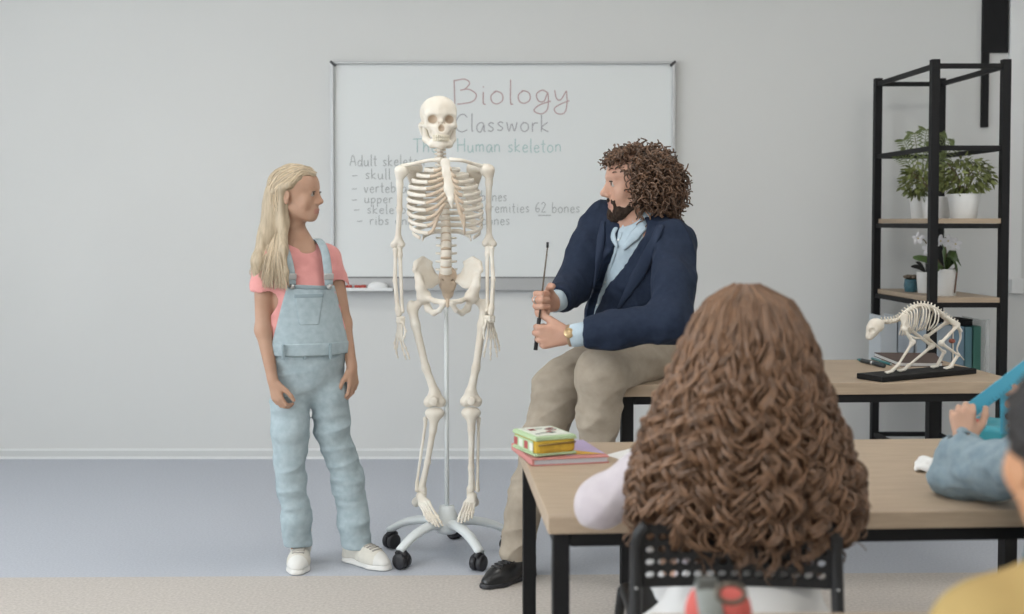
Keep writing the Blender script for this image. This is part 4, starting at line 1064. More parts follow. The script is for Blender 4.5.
# shirt
s = SDF(.004)
SH = [q(641, 246, 4.225), q(636, 278, 4.255), q(628, 318, 4.295), q(640, 345, 4.35)]
s.chain(SH, [.112, .122, .124, .126], .05, flat=(mF, .68)); s.cone(shl * .8 + shr * .2, shr * .8 + shl * .2, .046, .046, .04)
s.cone(mh(0, -.09, -.50), q(640, 240, 4.22), .070, .10, .03)
for w_, u_, e_ in ((w_l, u_l, ell_), (w_r, u_r, elr)):
    d = nrm(e_ - w_); s.cone(w_ + d * .018, w_ + d * .12, .038, .042, .005)
s.noise(.0015, waves(35, 90, 6))
s.ell(mh(0, .20, -.42), np.array((.09, .09, .05)), k=.01, op='-')
shirt = s.build('shirt', M_shirt, man)
# collar band and two collar points
cc = mh(0, -.085, -.585)
MB().tube([cc + mX * math.cos(a) * .066 + mF * math.sin(a) * .066 + V(0, 0, .018 - .018 * math.sin(a)) for a in np.linspace(-3.6, .45 + 0, 22)], .016, 8, flat=.35, up=(0, 0, 1)).build('collar_band', M_shirt, man, True)
# blazer
j = SDF(.0044)
j.chain([q(641, 244, 4.23), q(636, 278, 4.26), q(628, 318, 4.30), q(640, 345, 4.35), q(652, 354, 4.38)], [.128, .148, .152, .158, .158], .05, flat=(mF, .76))
j.cone(shl * .93 + shr * .07, shr * .93 + shl * .07, .062, .058, .05)
j.cone(q(662, 345, 4.40), q(672, 356, 4.36), .09, .075, .04)
# front opening that shows the shirt, and the turned-back neck
for k_ in range(14):
    f_ = k_ / 13; py = 226 + 98 * f_; px = np.interp(py, [226, 245, 265, 285, 305, 324], [634, 626, 616, 606, 598, 592]); rr = np.interp(py, [226, 245, 265, 285, 305, 324], [.072, .060, .048, .038, .032, .034])
    p_, n_ = hit(shirt, px, py)
    if p_ is not None: j.cone(p_ - mF * .006 + mF * rr * .6, p_ + mF * .14, rr, rr, .004, '-')
j.chain([shl, ell_ * .55 + shl * .45, ell_, ell_ * .45 + w_l * .55, w_l + nrm(ell_ - w_l) * .065], [.070, .066, .062, .055, .048], .03)
j.chain([shr, elr * .5 + shr * .5, elr, w_r + nrm(elr - w_r) * .045], [.068, .062, .058, .047], .03)
j.cone(mh(0, -.06, -.40), nb_ + V(0, 0, .0), .078, .070, .01, '-')
j.bx((hipl[0] + .3, 4.4, RZ - .05), (.5, .7, .05), None, .004, .006, '-')
for w_, e_, c_ in ((w_l, ell_, .052), (w_r, elr, .036)): j.bx(w_ + nrm(e_ - w_) * (c_ - .06), (.08, .06, .08), frame_from(e_ - w_, (0, .3, 1)), .003, .003, '-')
wj = waves(41, 60, 7, (1, 1, 1.5)); wj2 = waves(43, 130, 6)
j.noise(.0022, wj); j.noise(.0010, wj2); j.noise(-.0085, creases(44, 34, 4, (.9, .9, 1.2)))
blz = j.build('blazer', M_navy, man)
strip('lapel', blz, [(661, 226), (651, 250), (637, 277), (619, 308)], [.03, .05, .045, .012], .005, M_navy_l, man)
strip('lapel', blz, [(604, 222), (601, 240), (598, 262), (592, 288)], [.022, .032, .026, .01], .005, M_navy_l, man)
strip('breast_pocket', blz, [(632, 275), (643, 271.5)], .012, .003, M_navy_l, man)
strip('collar_flap', shirt, [(619, 226), (614.5, 236), (619, 247)], [.030, .034, .010], .005, M_shirt, man, .007)
strip('collar_flap', shirt, [(646, 225), (635, 236), (625, 249)], [.034, .040, .010], .005, M_shirt, man, .007)
strip('shirt_placket', shirt, [(621, 232), (614, 255), (604, 285), (595, 315)], .02, .002, M_shirt, man, .001)
for a in ((619, 240), (613, 260), (606, 282), (598, 305)):
    p, n_ = hit(shirt, *a, .003)
    if p is not None: MB().lathe([(.004, 0), (.0045, .0015), (.001, .002)], p, 10, ax=n_).build('shirt_button', M_white, shirt, True)
for pts in ([mh(.20, .05, -.60), mh(.10, .18, -.66), mh(.16, .22, -.80)], [mh(-.20, .05, -.60), mh(-.10, .18, -.66), mh(-.10, .25, -.78)]):
    MB().tube(spline(pts, 5), [.015] * 6 + [.013, .011, .008, .005, .002], 8, flat=.3, up=lambda p: nrm(V(-.5, -.3, .8))).build('collar_point', M_shirt, man, True)
# watch and ring
wc = w_l - nrm(ell_ - w_l) * .002; wd = nrm(ell_ - w_l); wu = nrm(np.cross(wd, (0, 1, 0))); wv = np.cross(wd, wu)
wt = MB().tube([wc + wu * math.cos(a) * .034 + wv * math.sin(a) * .031 for a in np.linspace(0, 2 * math.pi, 25)], .0065, 8, flat=.4, up=wd).build('wristwatch', mat('watch_strap_tan', (.30, .20, .12), .6), man, True)
wn = nrm(V(-.1, -.85, .3)); MB().lathe([(.017, 0), (.017, .006), (.015, .008), (.002, .008)], wc + wn * .030, 18, ax=wn).build('watch_case', mat('watch_brass', (.50, .36, .20), .3, metal=.7), wt, True)
k_ = w_r + u_r * .093 * HS - nrm(np.cross(u_r, n_r)) * 0; rp = w_r + u_r * .091 * HS + V(0, 0, .009) + (u_r * math.cos(1.25) + n_r * math.sin(1.25)) * .014
MB().tube([rp + V(0, 0, math.cos(a) * .0112) + nrm(u_r * math.cos(1.25 + 1.57) + n_r * math.sin(1.25 + 1.57)) * math.sin(a) * .0112 for a in np.linspace(0, 6.2832, 19)], .0026, 6).build('ring', M_steel, man, True)
# shoes
shoe('shoe', V(.118, 4.225, 0), V(-.062, 4.045, 0), .092, .1, man, M_leather, M_rubber, M_leather, sole_h=.018, height=.068, toe_r=.85)
shoe('shoe', V(.36, 4.18, 0), V(.22, 3.99, 0), .092, .1, man, M_leather, M_rubber, M_leather, sole_h=.018, height=.068, toe_r=.85, up_z=float(anl[2]) - .09)
# pointer held in both fists: its own thing
pt = empty('pointer_stick', stick_lo); tag(pt, 'thin dark pointer stick held upright in the man\'s two fists', 'pointer')
hm = st_at(318)
MB().tube([stick_lo, hm], .0068, 10).build('grip', M_rubber, pt, True)
MB().tube([hm, st_at(262), stick_hi], [.0032, .0026, .0022], 8).build('rod', mat('rod_brown_metal', (.16, .13, .10), .4, metal=.5), pt, True)
MB().tube([stick_hi - V(0, 0, .002), stick_hi + V(0, 0, .016)], .0042, 8).build('tip', M_rubber, pt, True)
# beard and moustache
bs = SDF(.003)
B = lambda a, c, ra, rb, k=.04: bs.cone(mh(*a), mh(*c), ra * MH, rb * MH, k * MH)
for g in (-1, 1):
    B((g * .285, -.03, -.10), (g * .265, .0, -.26), .035, .06); B((g * .265, .0, -.26), (g * .12, .24, -.43), .07, .095); B((g * .12, .24, -.43), (0, .31, -.46), .095, .10)
    B((g * .01, .395, -.235), (g * .12, .335, -.27), .026, .024); B((g * .12, .335, -.27), (g * .15, .28, -.40), .026, .05)
B((0, .345, -.385), (0, .33, -.45), .05, .075)
bs.noise(.0022, waves(51, 420, 8))
beard = bs.build('beard', mat('beard_dark', (.04, .024, .016), .8, .3, noise=.4, nscale=120, bump=.5, bscale=260), man)
# curls
hc = mh(0, -.17, .005)
hs = SDF(.005)
hs.ell(hc + V(0, 0, .004), (.112, .102, .112), k=.02)
hs.ell(mh(0, -.30, -.20), (.095, .09, .07), k=.04)
hs.ell(mh(0, .40, -.12), np.array((.50, .40, .40)) * MH, MR, .01, '-')
hs.noise(.006, waves(61, 140, 8))
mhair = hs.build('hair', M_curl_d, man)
L = Locks(); r = random.Random(9); rn = np.random.default_rng(4)
def man_ok(d): # direction in head frame: x right, y forward, z up
    return not (d[1] > .66 and d[2] < .52) and not (d[1] > .46 and d[2] < .22) and not (d[1] > .30 and d[2] < -.25) and d[2] > -.80
cnt = 0
while cnt < 1250:
    d = rn.normal(size=3); d /= np.linalg.norm(d)
    if not man_ok(d): continue
    cnt += 1
    w = MR @ d; root = hc + w * np.array([.086, .080, .088]); ln = r.uniform(.05, .078)
    dirn = nrm(w + rn.normal(size=3) * .35); n = 26; tt = np.linspace(0, 1, n)[:, None]
    droop = np.array([0, 0, -1]) * (tt ** 2) * r.uniform(.0, .055)
    c = root + dirn * tt * ln + droop
    amp = np.linspace(.003, r.uniform(.008, .013), n)
    L.add(curl(c, amp, r.uniform(1.5, 2.6), r.uniform(0, 6.28), r.choice((-1, 1))), np.linspace(.0040, .0024, n), 5)
for i in range(330):                                                    # curls framing the temple and the forehead
    if i < 150: loc = (-.30 - .05 * r.random(), r.uniform(-.16, .07), r.uniform(-.16, .36)); dirn = nrm(MR @ V(-.8, .10, -.3) + rn.normal(size=3) * .28)
    else: yy_ = r.uniform(.02, .33); loc = (r.uniform(-.29, .2), yy_, .50 - .45 * max(0, yy_ - .05) + r.uniform(-.04, .01)); dirn = nrm(MR @ V(-.25, .6, .30) + rn.normal(size=3) * .4)
    root = mh(*loc); n = 26; tt = np.linspace(0, 1, n)[:, None]; c = root + dirn * tt * r.uniform(.03, .05) + np.array([0, 0, -1]) * tt ** 2 * r.uniform(.0, .035)
    L.add(curl(c, np.linspace(.003, r.uniform(.007, .012), n), r.uniform(1.4, 2.4), r.uniform(0, 6.28), r.choice((-1, 1))), np.linspace(.0038, .0022, n), 5)
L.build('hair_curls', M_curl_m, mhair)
# ================================================================== chair, curly-haired pupil
M_plast = mat('black_plastic', (.014, .014, .015), .5, .4)
def holed_plate(name, o, ex, ey, W, Ht, cols, rows, rx, ry, th, m, parent, mx=.0, my=.0, bow=0.0):
    """plate in the (ex, ey) plane with a grid of oval holes; o is its centre"""
    o = np.array(o, float); ex, ey = nrm(ex), nrm(ey); nz = nrm(np.cross(ex, ey)); vs = []; fs = []
    xs = np.linspace(-W / 2 + mx, W / 2 - mx, cols + 1); ys = np.linspace(-Ht / 2 + my, Ht / 2 - my, rows + 1)
    pos = lambda x, y, s: o + ex * x + ey * y + nz * (s * th / 2 + bow * (1 - (2 * x / W) ** 2))
    def quadring(x0, x1, y0, y1, hole):
        cx_, cy_ = (x0 + x1) / 2, (y0 + y1) / 2; N = 12; b = len(vs)
        ang = [2 * math.pi * k / N + math.pi / N for k in range(N)]
        for s_ in (-1, 1):
            for a in ang:
                c, s2 = math.cos(a), math.sin(a); k = 1 / max(abs(c), abs(s2))
                vs.append(pos(cx_ + c * k * (x1 - x0) / 2, cy_ + s2 * k * (y1 - y0) / 2, s_))
            for a in ang: vs.append(pos(cx_ + math.cos(a) * rx, cy_ + math.sin(a) * ry, s_))
        for k in range(N):
            l = (k + 1) % N
            fs.append((b + k, b + N + k, b + N + l, b + l)); fs.append((b + 2 * N + k, b + 2 * N + l, b + 3 * N + l, b + 3 * N + k))
            fs.append((b + N + k, b + 3 * N + k, b + 3 * N + l, b + N + l)); fs.append((b + k, b + l, b + 2 * N + l, b + 2 * N + k))
    for i in range(cols):
        for j in range(rows): quadring(xs[i], xs[i + 1], ys[j], ys[j + 1], True)
    mb = MB(); mb.v = [tuple(v) for v in vs]; mb.f = fs
    def solid(x0, x1, y0, y1, n=1):
        for i in range(n):
            a, b_ = x0 + (x1 - x0) * i / n, x0 + (x1 - x0) * (i + 1) / n
            mb.add([pos(a, y0, -1), pos(b_, y0, -1), pos(b_, y1, -1), pos(a, y1, -1), pos(a, y0, 1), pos(b_, y0, 1), pos(b_, y1, 1), pos(a, y1, 1)],
                   [(3,2,1,0),(4,5,6,7),(0,1,5,4),(1,2,6,5),(2,3,7,6),(3,0,4,7)])
    if mx: solid(-W / 2, -W / 2 + mx, -Ht / 2, Ht / 2); solid(W / 2 - mx, W / 2, -Ht / 2, Ht / 2)
    if my: solid(-W / 2 + mx, W / 2 - mx, -Ht / 2, -Ht / 2 + my, 12); solid(-W / 2 + mx, W / 2 - mx, Ht / 2 - my, Ht / 2, 12)
    return mb.build(name, m, parent)
CHY = 2.27
bl, br = P(632, 560, CHY), P(840, 562, CHY)
ce = nrm(br - bl); cb = (P(631, 559, CHY) + P(841.5, 559, CHY)) / 2
ch = empty('chair', V(cb[0], CHY + .2, 0)); tag(ch, 'black chair with perforated plastic back beneath the curly hair', 'chair')
cn_ = nrm(V(-ce[1], ce[0], 0)); tilt = nrm(V(0, -.10, 1))
Wb, Hb = np.linalg.norm(P(841.5, 559, CHY) - P(631, 559, CHY)), .124
holed_plate('backrest', cb + V(0, 0, .004), ce, tilt, Wb - .03, Hb, 15, 4, .0088, .0074, .007, M_plast, ch, .010, .012, bow=-.012)
for s_ in (-1, 1):
    x = cb + ce * s_ * (Wb / 2 - .009)
    fr = MB().tube(spline([V(x[0] + s_ * .02, CHY - .09, .0), V(x[0] + s_ * .004, CHY - .03, .35), x + V(0, 0, -.02), x + V(-s_ * .004, -.008, .045), x + V(-s_ * .02, -.011, .066)], 5), .0125, 10).build('back_post', M_plast, ch, True)
    MB().lathe([(.004, 0), (.0045, .002), (.001, .003)], x + V(0, -.0125, -.055), 10, ax=(0, -1, 0)).build('screw', M_steel, fr, True)
    MB().tube(spline([V(x[0] + s_ * .01, CHY + .46, .0), V(x[0] - s_ * .01, CHY + .40, .38), V(x[0] - s_ * .02, CHY + .36, .425), V(x[0] - s_ * .012, CHY + .02, .41), V(x[0] + s_ * .004, CHY - .03, .36)], 5), .011, 10).build('leg', M_plast, ch, True)
sc_ = SDF(.005); sc_.bx(V(cb[0], CHY + .21, .432), (.185, .19, .012), None, .012, .01); sc_.ell(V(cb[0], CHY + .2, .47), (.15, .15, .035), k=.02, op='-')
sc_.build('seat', M_plast, ch)

pu = empty('person', V(cb[0], CHY + .2, .445)); tag(pu, 'seated pupil with very long curly brown hair seen from behind', 'person')
M_lilac = mat('pale_lilac_knit', (.54, .49, .515), .9, .2, col2=(.47, .42, .455), nscale=26, bump=.2, bscale=220, sheen=.2)
M_skirt = mat('white_cotton', (.70, .69, .68), .85)
CG = 2.36
hF = nrm(V(-.12, 1, .03)); hX = nrm(np.cross(hF, (0, 0, 1))); HR2 = np.array([hX, hF, np.cross(hX, hF)]).T
PO = P(748, 348, CG + .025)
e_l = PZ(602, 526, FZ) + V(0, 0, .045); w_lf = P(646, 470, e_l[1] + .20); w_lf[2] = FZ + .032
s_l, s_r = P(690, 446, CG + .03), P(806, 446, CG + .03)
e_r = PZ(832, 514, FZ) + V(0, .02, .042); w_rt = e_r + V(-.10, .19, -.010)
b = SDF(.0045); ph_ = head_prims(b, PO, HR2, .205, nose=.65, jaw=.9, brow=.1, young=1.0)
tors = [P(748, 452, CG + .04), P(748, 520, CG + .045), P(746, 585, CG + .06)]
b.cone(ph_(0, -.1, -.3), P(748, 425, CG + .02), .042, .045, .02); b.chain(tors, [.085, .09, .105], .04, flat=((0, 1, 0), .7)); b.cone(s_l, s_r, .04, .04, .03)
for a in ((s_l, e_l, w_lf), (s_r, e_r, w_rt)): b.chain(a, [.036, .03, .021], .02)
hand_prims(b, w_lf, V(.45, .9, 0), V(0, 0, -1), V(1, -.3, 0), .8, ((10, 20, 15),) * 4); hand_prims(b, w_rt, V(-.5, .85, 0), V(0, 0, -1), V(-1, -.3, 0), .8, ((10, 20, 15),) * 4)
kL, kR = V(cb[0] - .055, CHY + .58, .46), V(cb[0] + .10, CHY + .58, .475)
for g, k2 in ((-1, kL), (1, kR)):
    hp = P(746 + g * 40, 598, CG + .04); b.chain([hp, k2, V(k2[0], k2[1] - .02, .10)], [.06, .05, .035], .03); b.cone(V(k2[0], k2[1] - .02, .08), V(k2[0], k2[1] + .12, .03), .03, .025, .02)
b.build('body', M_skin_g, pu)
t = SDF(.005)
t.chain(tors + [P(744, 612, CG + .06)], [.104, .112, .126, .138], .05, flat=((0, 1, 0), .72)); t.cone(s_l, s_r, .05, .05, .03)
t.chain([s_l, e_l * .5 + s_l * .5, e_l + V(-.005, -.01, .004), w_lf * .8 + e_l * .2], [.052, .050, .046, .034], .03)
t.chain([s_r, e_r * .5 + s_r * .5, e_r + V(.012, 0, .004), w_rt * .8 + e_r * .2], [.055, .055, .05, .036], .03)
t.bx(V(.6, 3.2, FZ - .05), (1.2, .9, .052), None, .004, .01, '-') if False else None
t.noise(.002, waves(71, 60, 6)); t.noise(-.006, creases(72, 30, 4)); t.build('jumper', M_lilac, pu)
k = SDF(.006)
k.chain([P(744, 612, CG + .03), P(742, 640, CG + .06)], [.155, .17], .04, flat=((0, 1, 0), .8)); k.cone(P(645, 652, CG + .05), P(742, 645, CG + .06), .078, .12, .05)
for g, k2 in ((-1, kL), (1, kR)): k.chain([P(746 + g * 40, 632, CG + .06), k2, V(k2[0], k2[1] - .02, .46)], [.088, .07, .065], .04)
k.plane((0, 0, .446), (0, 0, -1), .01); k.noise(.003, waves(73, 50, 6)); k.build('trousers', M_skirt, pu)
for k2 in (kL, kR):
    s2 = SDF(.006); s2.cone(k2, V(k2[0], k2[1] - .02, .09), .068, .052, .02); s2.noise(.002, waves(74, 50, 6)); s2.build('trouser_leg', M_skirt, pu)
# long curly hair
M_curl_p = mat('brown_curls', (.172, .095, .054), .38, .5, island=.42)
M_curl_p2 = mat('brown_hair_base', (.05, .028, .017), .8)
YS = [284, 300, 330, 370, 400, 430, 460, 490, 520, 548]
XL = [735, 707, 690, 674, 661, 649, 637, 630, 635, 664]; XR = [757, 788, 806, 816, 826, 837, 849, 859, 857, 836]
DP = [.03, .085, .125, .14, .145, .145, .145, .145, .13, .10]           # half depth, metres
def env(py): return np.interp(py, YS, XL), np.interp(py, YS, XR), np.interp(py, YS, DP)
hb = SDF(.006); pts = []
for py, sh_ in ((350, .045), (400, .05), (440, .055), (480, .06), (505, .075)):
    xl, xr, d = env(py); hw = (xr - xl) / 2 * CG / 1200; pts.append((P((xl + xr) / 2, py, CG), hw - sh_))
for a, c in zip(pts[:-1], pts[1:]): hb.cone(a[0], c[0], a[1], c[1], .03, flat=((0, 1, 0), .5))
hb.ell(PO + V(0, -.008, .015), (.088, .098, .112), k=.03)
hb.ell(PO + hF * .10 + V(0, 0, -.03), (.10, .06, .12), k=.02, op='-'); hb.noise(.005, waves(81, 90, 8, (1, 1, .4)))
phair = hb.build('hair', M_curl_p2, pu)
L = Locks(); r = random.Random(3)
for i in range(300):                                                    # ringlets: strands of one clump wind together
    th = r.uniform(-.3, math.pi + .3)                                   # from the viewer's right round the back to the left
    top = 284 + 14 * r.random() ** 1.5; end = r.uniform(480, 562) if r.random() < .74 else r.uniform(390, 500)
    fr0 = r.uniform(.90, 1.03) if r.random() < .8 else r.uniform(.75, .9); wob = r.uniform(-.14, .14); wp = r.uniform(0, 6)
    pitch = r.uniform(.048, .085); ph0 = r.uniform(0, 6.28); sg = r.choice((-1, 1)); am0 = r.uniform(.008, .0165)
    for s_ in range(5):
        th_ = th + r.gauss(0, .028); fr = fr0 + r.gauss(0, .022); e_ = end + r.gauss(0, 9)
        n = int(34 + (e_ - top) * .17); f = np.linspace(0, 1, n); py = top + (e_ - top) * f ** .95; xl, xr, d = env(np.minimum(py, 548)); t2 = th_ + wob * np.sin(3 * f + wp)
        mid = np.array([P(a_, b_, CG) for a_, b_ in zip((xl + xr) / 2, py)]); hw = (xr - xl) / 2 * CG / 1200
        c = mid + np.stack([np.cos(t2) * hw * fr, -np.sin(t2) * d * fr, f * 0], 1)
        amp = np.clip((py - 300) / 120, .15, 1) * am0 * r.uniform(.85, 1.1); ln = (e_ - top) * CG / 1200
        L.add(curl(c, amp, ln / pitch, ph0 + r.gauss(0, .28), sg), np.concatenate([np.linspace(.0026, .0031, n - 12), np.linspace(.0031, .0009, 12)]), 4)
for i in range(70):                                                     # loose flyaway ringlets at the edges
    sd = r.choice((-1, 1)); y0 = r.uniform(390, 500); xl, xr, d = env(y0); x0 = (xl + 6) if sd < 0 else (xr - 6); ln = r.uniform(25, 60); n = 30
    c = np.array([P(x0 + sd * 9 * math.sin(2 * k_ / n) , y0 + ln * k_ / n, CG - .02) for k_ in range(n)])
    L.add(curl(c, r.uniform(.006, .011), r.uniform(1.5, 3), r.uniform(0, 6), r.choice((-1, 1))), np.linspace(.0030, .001, n), 4)
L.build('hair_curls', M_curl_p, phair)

# ================================================================== pupil in denim with the blue set square
dk = empty('person', V(P(1100, 560, 2.4)[0], 2.45, .43)); tag(dk, 'pupil in blue denim jacket leaning an elbow on the desk', 'person')
M_jean = mat('mid_denim', (.29, .37, .42), .85, .2, col2=(.22, .30, .355), nscale=40, bump=.2, bscale=380)
M_skin_d = skin_mat('skin_peach', (.60, .38, .28), (.53, .32, .23))
DY = 2.45
d_e = PZ(957, 496, FZ) + V(0, 0, .044); d_w = P(964, 444, 2.74); d_s = P(1098, 452, DY)
d_s2 = P(1180, 455, DY - .05); d_e2 = P(1100, 500, 2.66); d_e2[2] = FZ + .05; d_w2 = P(1046, 418, 2.80)
b = SDF(.0034); dO = P(1135, 365, DY + .03); dF = nrm(V(-.6, .8, -.15)); dX = nrm(np.cross(dF, (0, 0, 1))); DR = np.array([dX, dF, np.cross(dX, dF)]).T
dh = head_prims(b, dO, DR, .205, nose=.65, jaw=.9, brow=.1, young=1.0)
dt = [P(1138, 460, DY), P(1138, 530, DY - .02), P(1136, 612, DY - .03)]
b.cone(dh(0, -.1, -.3), P(1138, 440, DY), .045, .05, .02); b.chain(dt, [.085, .095, .11], .04, flat=((0, 1, 0), .75)); b.cone(d_s, d_s2, .04, .04, .03)
b.chain([d_s, d_e, d_w], [.036, .032, .024], .02); b.chain([d_s2, d_e2, d_w2], [.036, .032, .024], .02)
rul_a, rul_b = P(966, 414, 2.80), P(1068, 336, 2.86)                     # long edge of the set square
ru = nrm(rul_b - rul_a)
hand_prims(b, d_w, nrm(V(.04, .25, 1)), nrm(V(.35, .9, -.2)), nrm(V(1, -.3, .1)), .84, ((55, 80, 45), (58, 82, 45), (62, 84, 45), (66, 84, 45)), (.7, .55, .35), (.9, .1, .4))
hand_prims(b, d_w2, nrm(V(-.85, .2, .55)), nrm(V(.1, .95, .1)), nrm(V(.3, 0, 1)), .84, ((25, 40, 25),) * 4, (.7, .55, .35), (.9, .1, .4))
b.build('body', M_skin_d, dk)
t = SDF(.0042)
t.chain(dt + [P(1130, 640, DY - .03)], [.12, .135, .15, .155], .05, flat=((0, 1, 0), .8)); t.cone(d_s, d_s2, .062, .062, .04)
t.cone(P(1062, 545, DY - .03), P(1064, 640, DY - .03), .07, .08, .05)
t.chain([d_s, d_e * .55 + d_s * .45, d_e + V(-.002, 0, .002), d_e * .35 + d_w * .65, d_w - nrm(d_w - d_e) * .018], [.062, .062, .052, .047, .040], .025)
t.chain([d_s2, d_e2, d_w2 - nrm(d_w2 - d_e2) * .02], [.062, .055, .042], .025)
t.ell(d_w + nrm(d_w - d_e) * .012, (.032, .032, .032), k=.003, op='-')
wn1 = waves(91, 75, 7); wn2 = waves(93, 170, 6)
t.noise(.003, wn1); t.noise(.0015, wn2); t.noise(-.008, creases(96, 48, 4))
djk = t.build('jacket', M_jean, dk)
cd_ = nrm(d_w - d_e); MB().tube([d_w - cd_ * .034, d_w - cd_ * .018, d_w - cd_ * .012], [.0425, .0415, .040], 20, cap=False).build('cuff', M_jean, djk, True)
l_ = SDF(.006); l_.ell(dh(0, -.08, .16), np.array((.40, .49, .40)) * .205, DR, .02); l_.plane(dh(0, .33, .34), DR @ V(0, .72, -.69), .02); l_.noise(.003, waves(95, 200, 6)); l_.build('hair', M_curl_d, dk)
k = SDF(.006); k.chain([P(1136, 640, DY), V(dt[2][0] + .14, 2.85, .455), V(dt[2][0] + .16, 2.87, .05)], [.13, .08, .06], .04); k.build('trousers', mat('dark_jeans', (.03, .04, .07), .85), dk)
# its chair (out of sight for the photograph, carries the pupil)
dc = empty('chair', V(dt[2][0], 2.35, 0)); tag(dc, 'black chair under the pupil in the denim jacket', 'chair')
box('seat', (dt[2][0], 2.42, .425), (.37, .37, .025), M_plast, dc, bev=.01)
for sx in (-1, 1):
    for sy in (-1, 1): MB().tube([(dt[2][0] + sx * .17, 2.42 + sy * .19, 0), (dt[2][0] + sx * .16, 2.42 + sy * .16, .413)], .011, 10).build('leg', M_plast, dc, True)
# set square: three strips of blue plastic with finger holes
sq = empty('set_square', rul_a); tag(sq, 'translucent blue plastic set square held up by denim-clad pupil', 'set square')
M_bluep = mat('blue_clear_plastic', (.08, .42, .60), .3, .5)
sn = nrm(V(.06, -1, .06)); up_ = nrm(np.cross(ru, sn)) * -1
if up_[2] < 0: up_ = -up_
Lr = np.linalg.norm(rul_b - rul_a)
box('long_edge', (rul_a + rul_b) / 2, (Lr + .02, .036, .003), M_bluep, sq, (ru, up_, sn), bev=.001)
c0, c1 = P(1007.5, 386, 2.823), P(1007.5, 434, 2.815)
vd = nrm(c1 - c0); vx = nrm(np.cross(vd, sn)); Lv = np.linalg.norm(c1 - c0)
holed_plate('short_edge', (c0 + c1) / 2, vx, vd, .034, Lv, 1, 4, .0085, .0095, .003, M_bluep, sq, .004, .0)
c2 = P(1066, 345, 2.86); c1b = c1 + V(0, .002, 0); dd = nrm(c2 - c1b)
box('third_edge', (c1b + c2) / 2 + V(.012, .003, 0), (np.linalg.norm(c2 - c1b), .03, .003), M_bluep, sq, (dd, np.cross(dd, sn), sn), bev=.001)
for i in range(22):
    p = rul_a + ru * (.02 + i * .011) - up_ * .013 - sn * .0022 * -1
    box('tick_mark', p + up_ * .001, (.0009, .007 if i % 5 else .011, .0006), mat('tick_dark_blue', (.02, .12, .22), .5), sq, (ru, up_, sn))

# ================================================================== nearest pupil in yellow at the right edge
yk = empty('person', V(P(1098, 614, 1.3)[0], 1.3, .44)); tag(yk, 'dark-haired pupil in mustard yellow top in the near corner', 'person')
M_yel = mat('mustard_cotton', (.40, .285, .115), .9, .2, bump=.15, bscale=200); YK = 1.3
yO = P(1079, 455, YK); yF = nrm(V(-.1, 1, 0)); yX = nrm(np.cross(yF, (0, 0, 1))); YR = np.array([yX, yF, np.cross(yX, yF)]).T
b = SDF(.005); yh = head_prims(b, yO, YR, .20, nose=.65, jaw=.9, brow=.1, young=1.0)
ys_l, ys_r = P(990, 640, YK + .02), P(1195, 640, YK + .02)
yt = [P(1092, 655, YK), P(1094, 740, YK), P(1096, 848, YK)]
b.cone(yh(0, -.1, -.3), P(1088, 610, YK), .045, .05, .02); b.chain(yt, [.085, .095, .11], .04, flat=((0, 1, 0), .75)); b.cone(ys_l, ys_r, .04, .04, .03)
for s_, a in ((-1, ys_l), (1, ys_r)): b.chain([a, a + V(s_ * .06, .06, -.2), a + V(s_ * -.02, .24, -.16)], [.036, .03, .022], .02); hand_prims(b, a + V(s_ * -.02, .24, -.16), V(-s_ * .2, 1, 0), V(0, 0, -1), V(-s_, 0, 0), .8)
for s_ in (-1, 1): b.chain([yt[2] + V(s_ * .06, 0, 0), yt[2] + V(s_ * .09, .34, -.10), yt[2] + V(s_ * .09, .34, -.36)], [.06, .05, .035], .02)
b.build('body', skin_mat('skin_tan', (.52, .27, .15), (.46, .23, .125)), yk)
t = SDF(.006); t.chain(yt, [.108, .12, .135], .05, flat=((0, 1, 0), .8)); t.cone(ys_l, ys_r, .058, .058, .05); t.cone(P(1090, 625, YK), P(1094, 640, YK), .06, .08, .04)
for s_, a in ((-1, ys_l), (1, ys_r)): t.chain([a, a + V(s_ * .06, .06, -.2), a + V(s_ * .0, .2, -.17)], [.056, .048, .038], .03)
t.noise(.003, waves(101, 50, 6)); t.build('sweatshirt', M_yel, yk)
t = SDF(.007); t.cone(yt[2] - V(0, 0, -.01), yt[2] - V(0, -.02, .03), .13, .13, .03)
for s_ in (-1, 1): t.chain([yt[2] + V(s_ * .06, 0, 0), yt[2] + V(s_ * .09, .34, -.10), yt[2] + V(s_ * .09, .34, -.34)], [.085, .07, .05], .03)
t.build('trousers', mat('grey_trousers', (.10, .10, .11), .9), yk)
l_ = SDF(.005); l_.ell(yh(0, -.09, .13), np.array((.41, .50, .42)) * .20, YR, .02); l_.plane(yh(0, .33, .30), YR @ V(0, .72, -.69), .02)
l_.ell(yh(0, -.28, -.12), np.array((.32, .26, .22)) * .20, YR, .03); l_.noise(.003, waves(105, 220, 6)); l_.build('hair', mat('black_hair', (.012, .010, .010), .6), yk)
yc = empty('chair', V(yt[2][0], 1.3, 0)); tag(yc, 'black chair under the pupil in the yellow top', 'chair')
zc = yt[2][2] - .135
box('seat', (yt[2][0], 1.36, zc - .02), (.37, .37, .025), M_plast, yc, bev=.01)
for sx in (-1, 1):
    for sy in (-1, 1): MB().tube([(yt[2][0] + sx * .17, 1.36 + sy * .19, 0), (yt[2][0] + sx * .16, 1.36 + sy * .16, zc - .03)], .011, 10).build('leg', M_plast, yc, True)
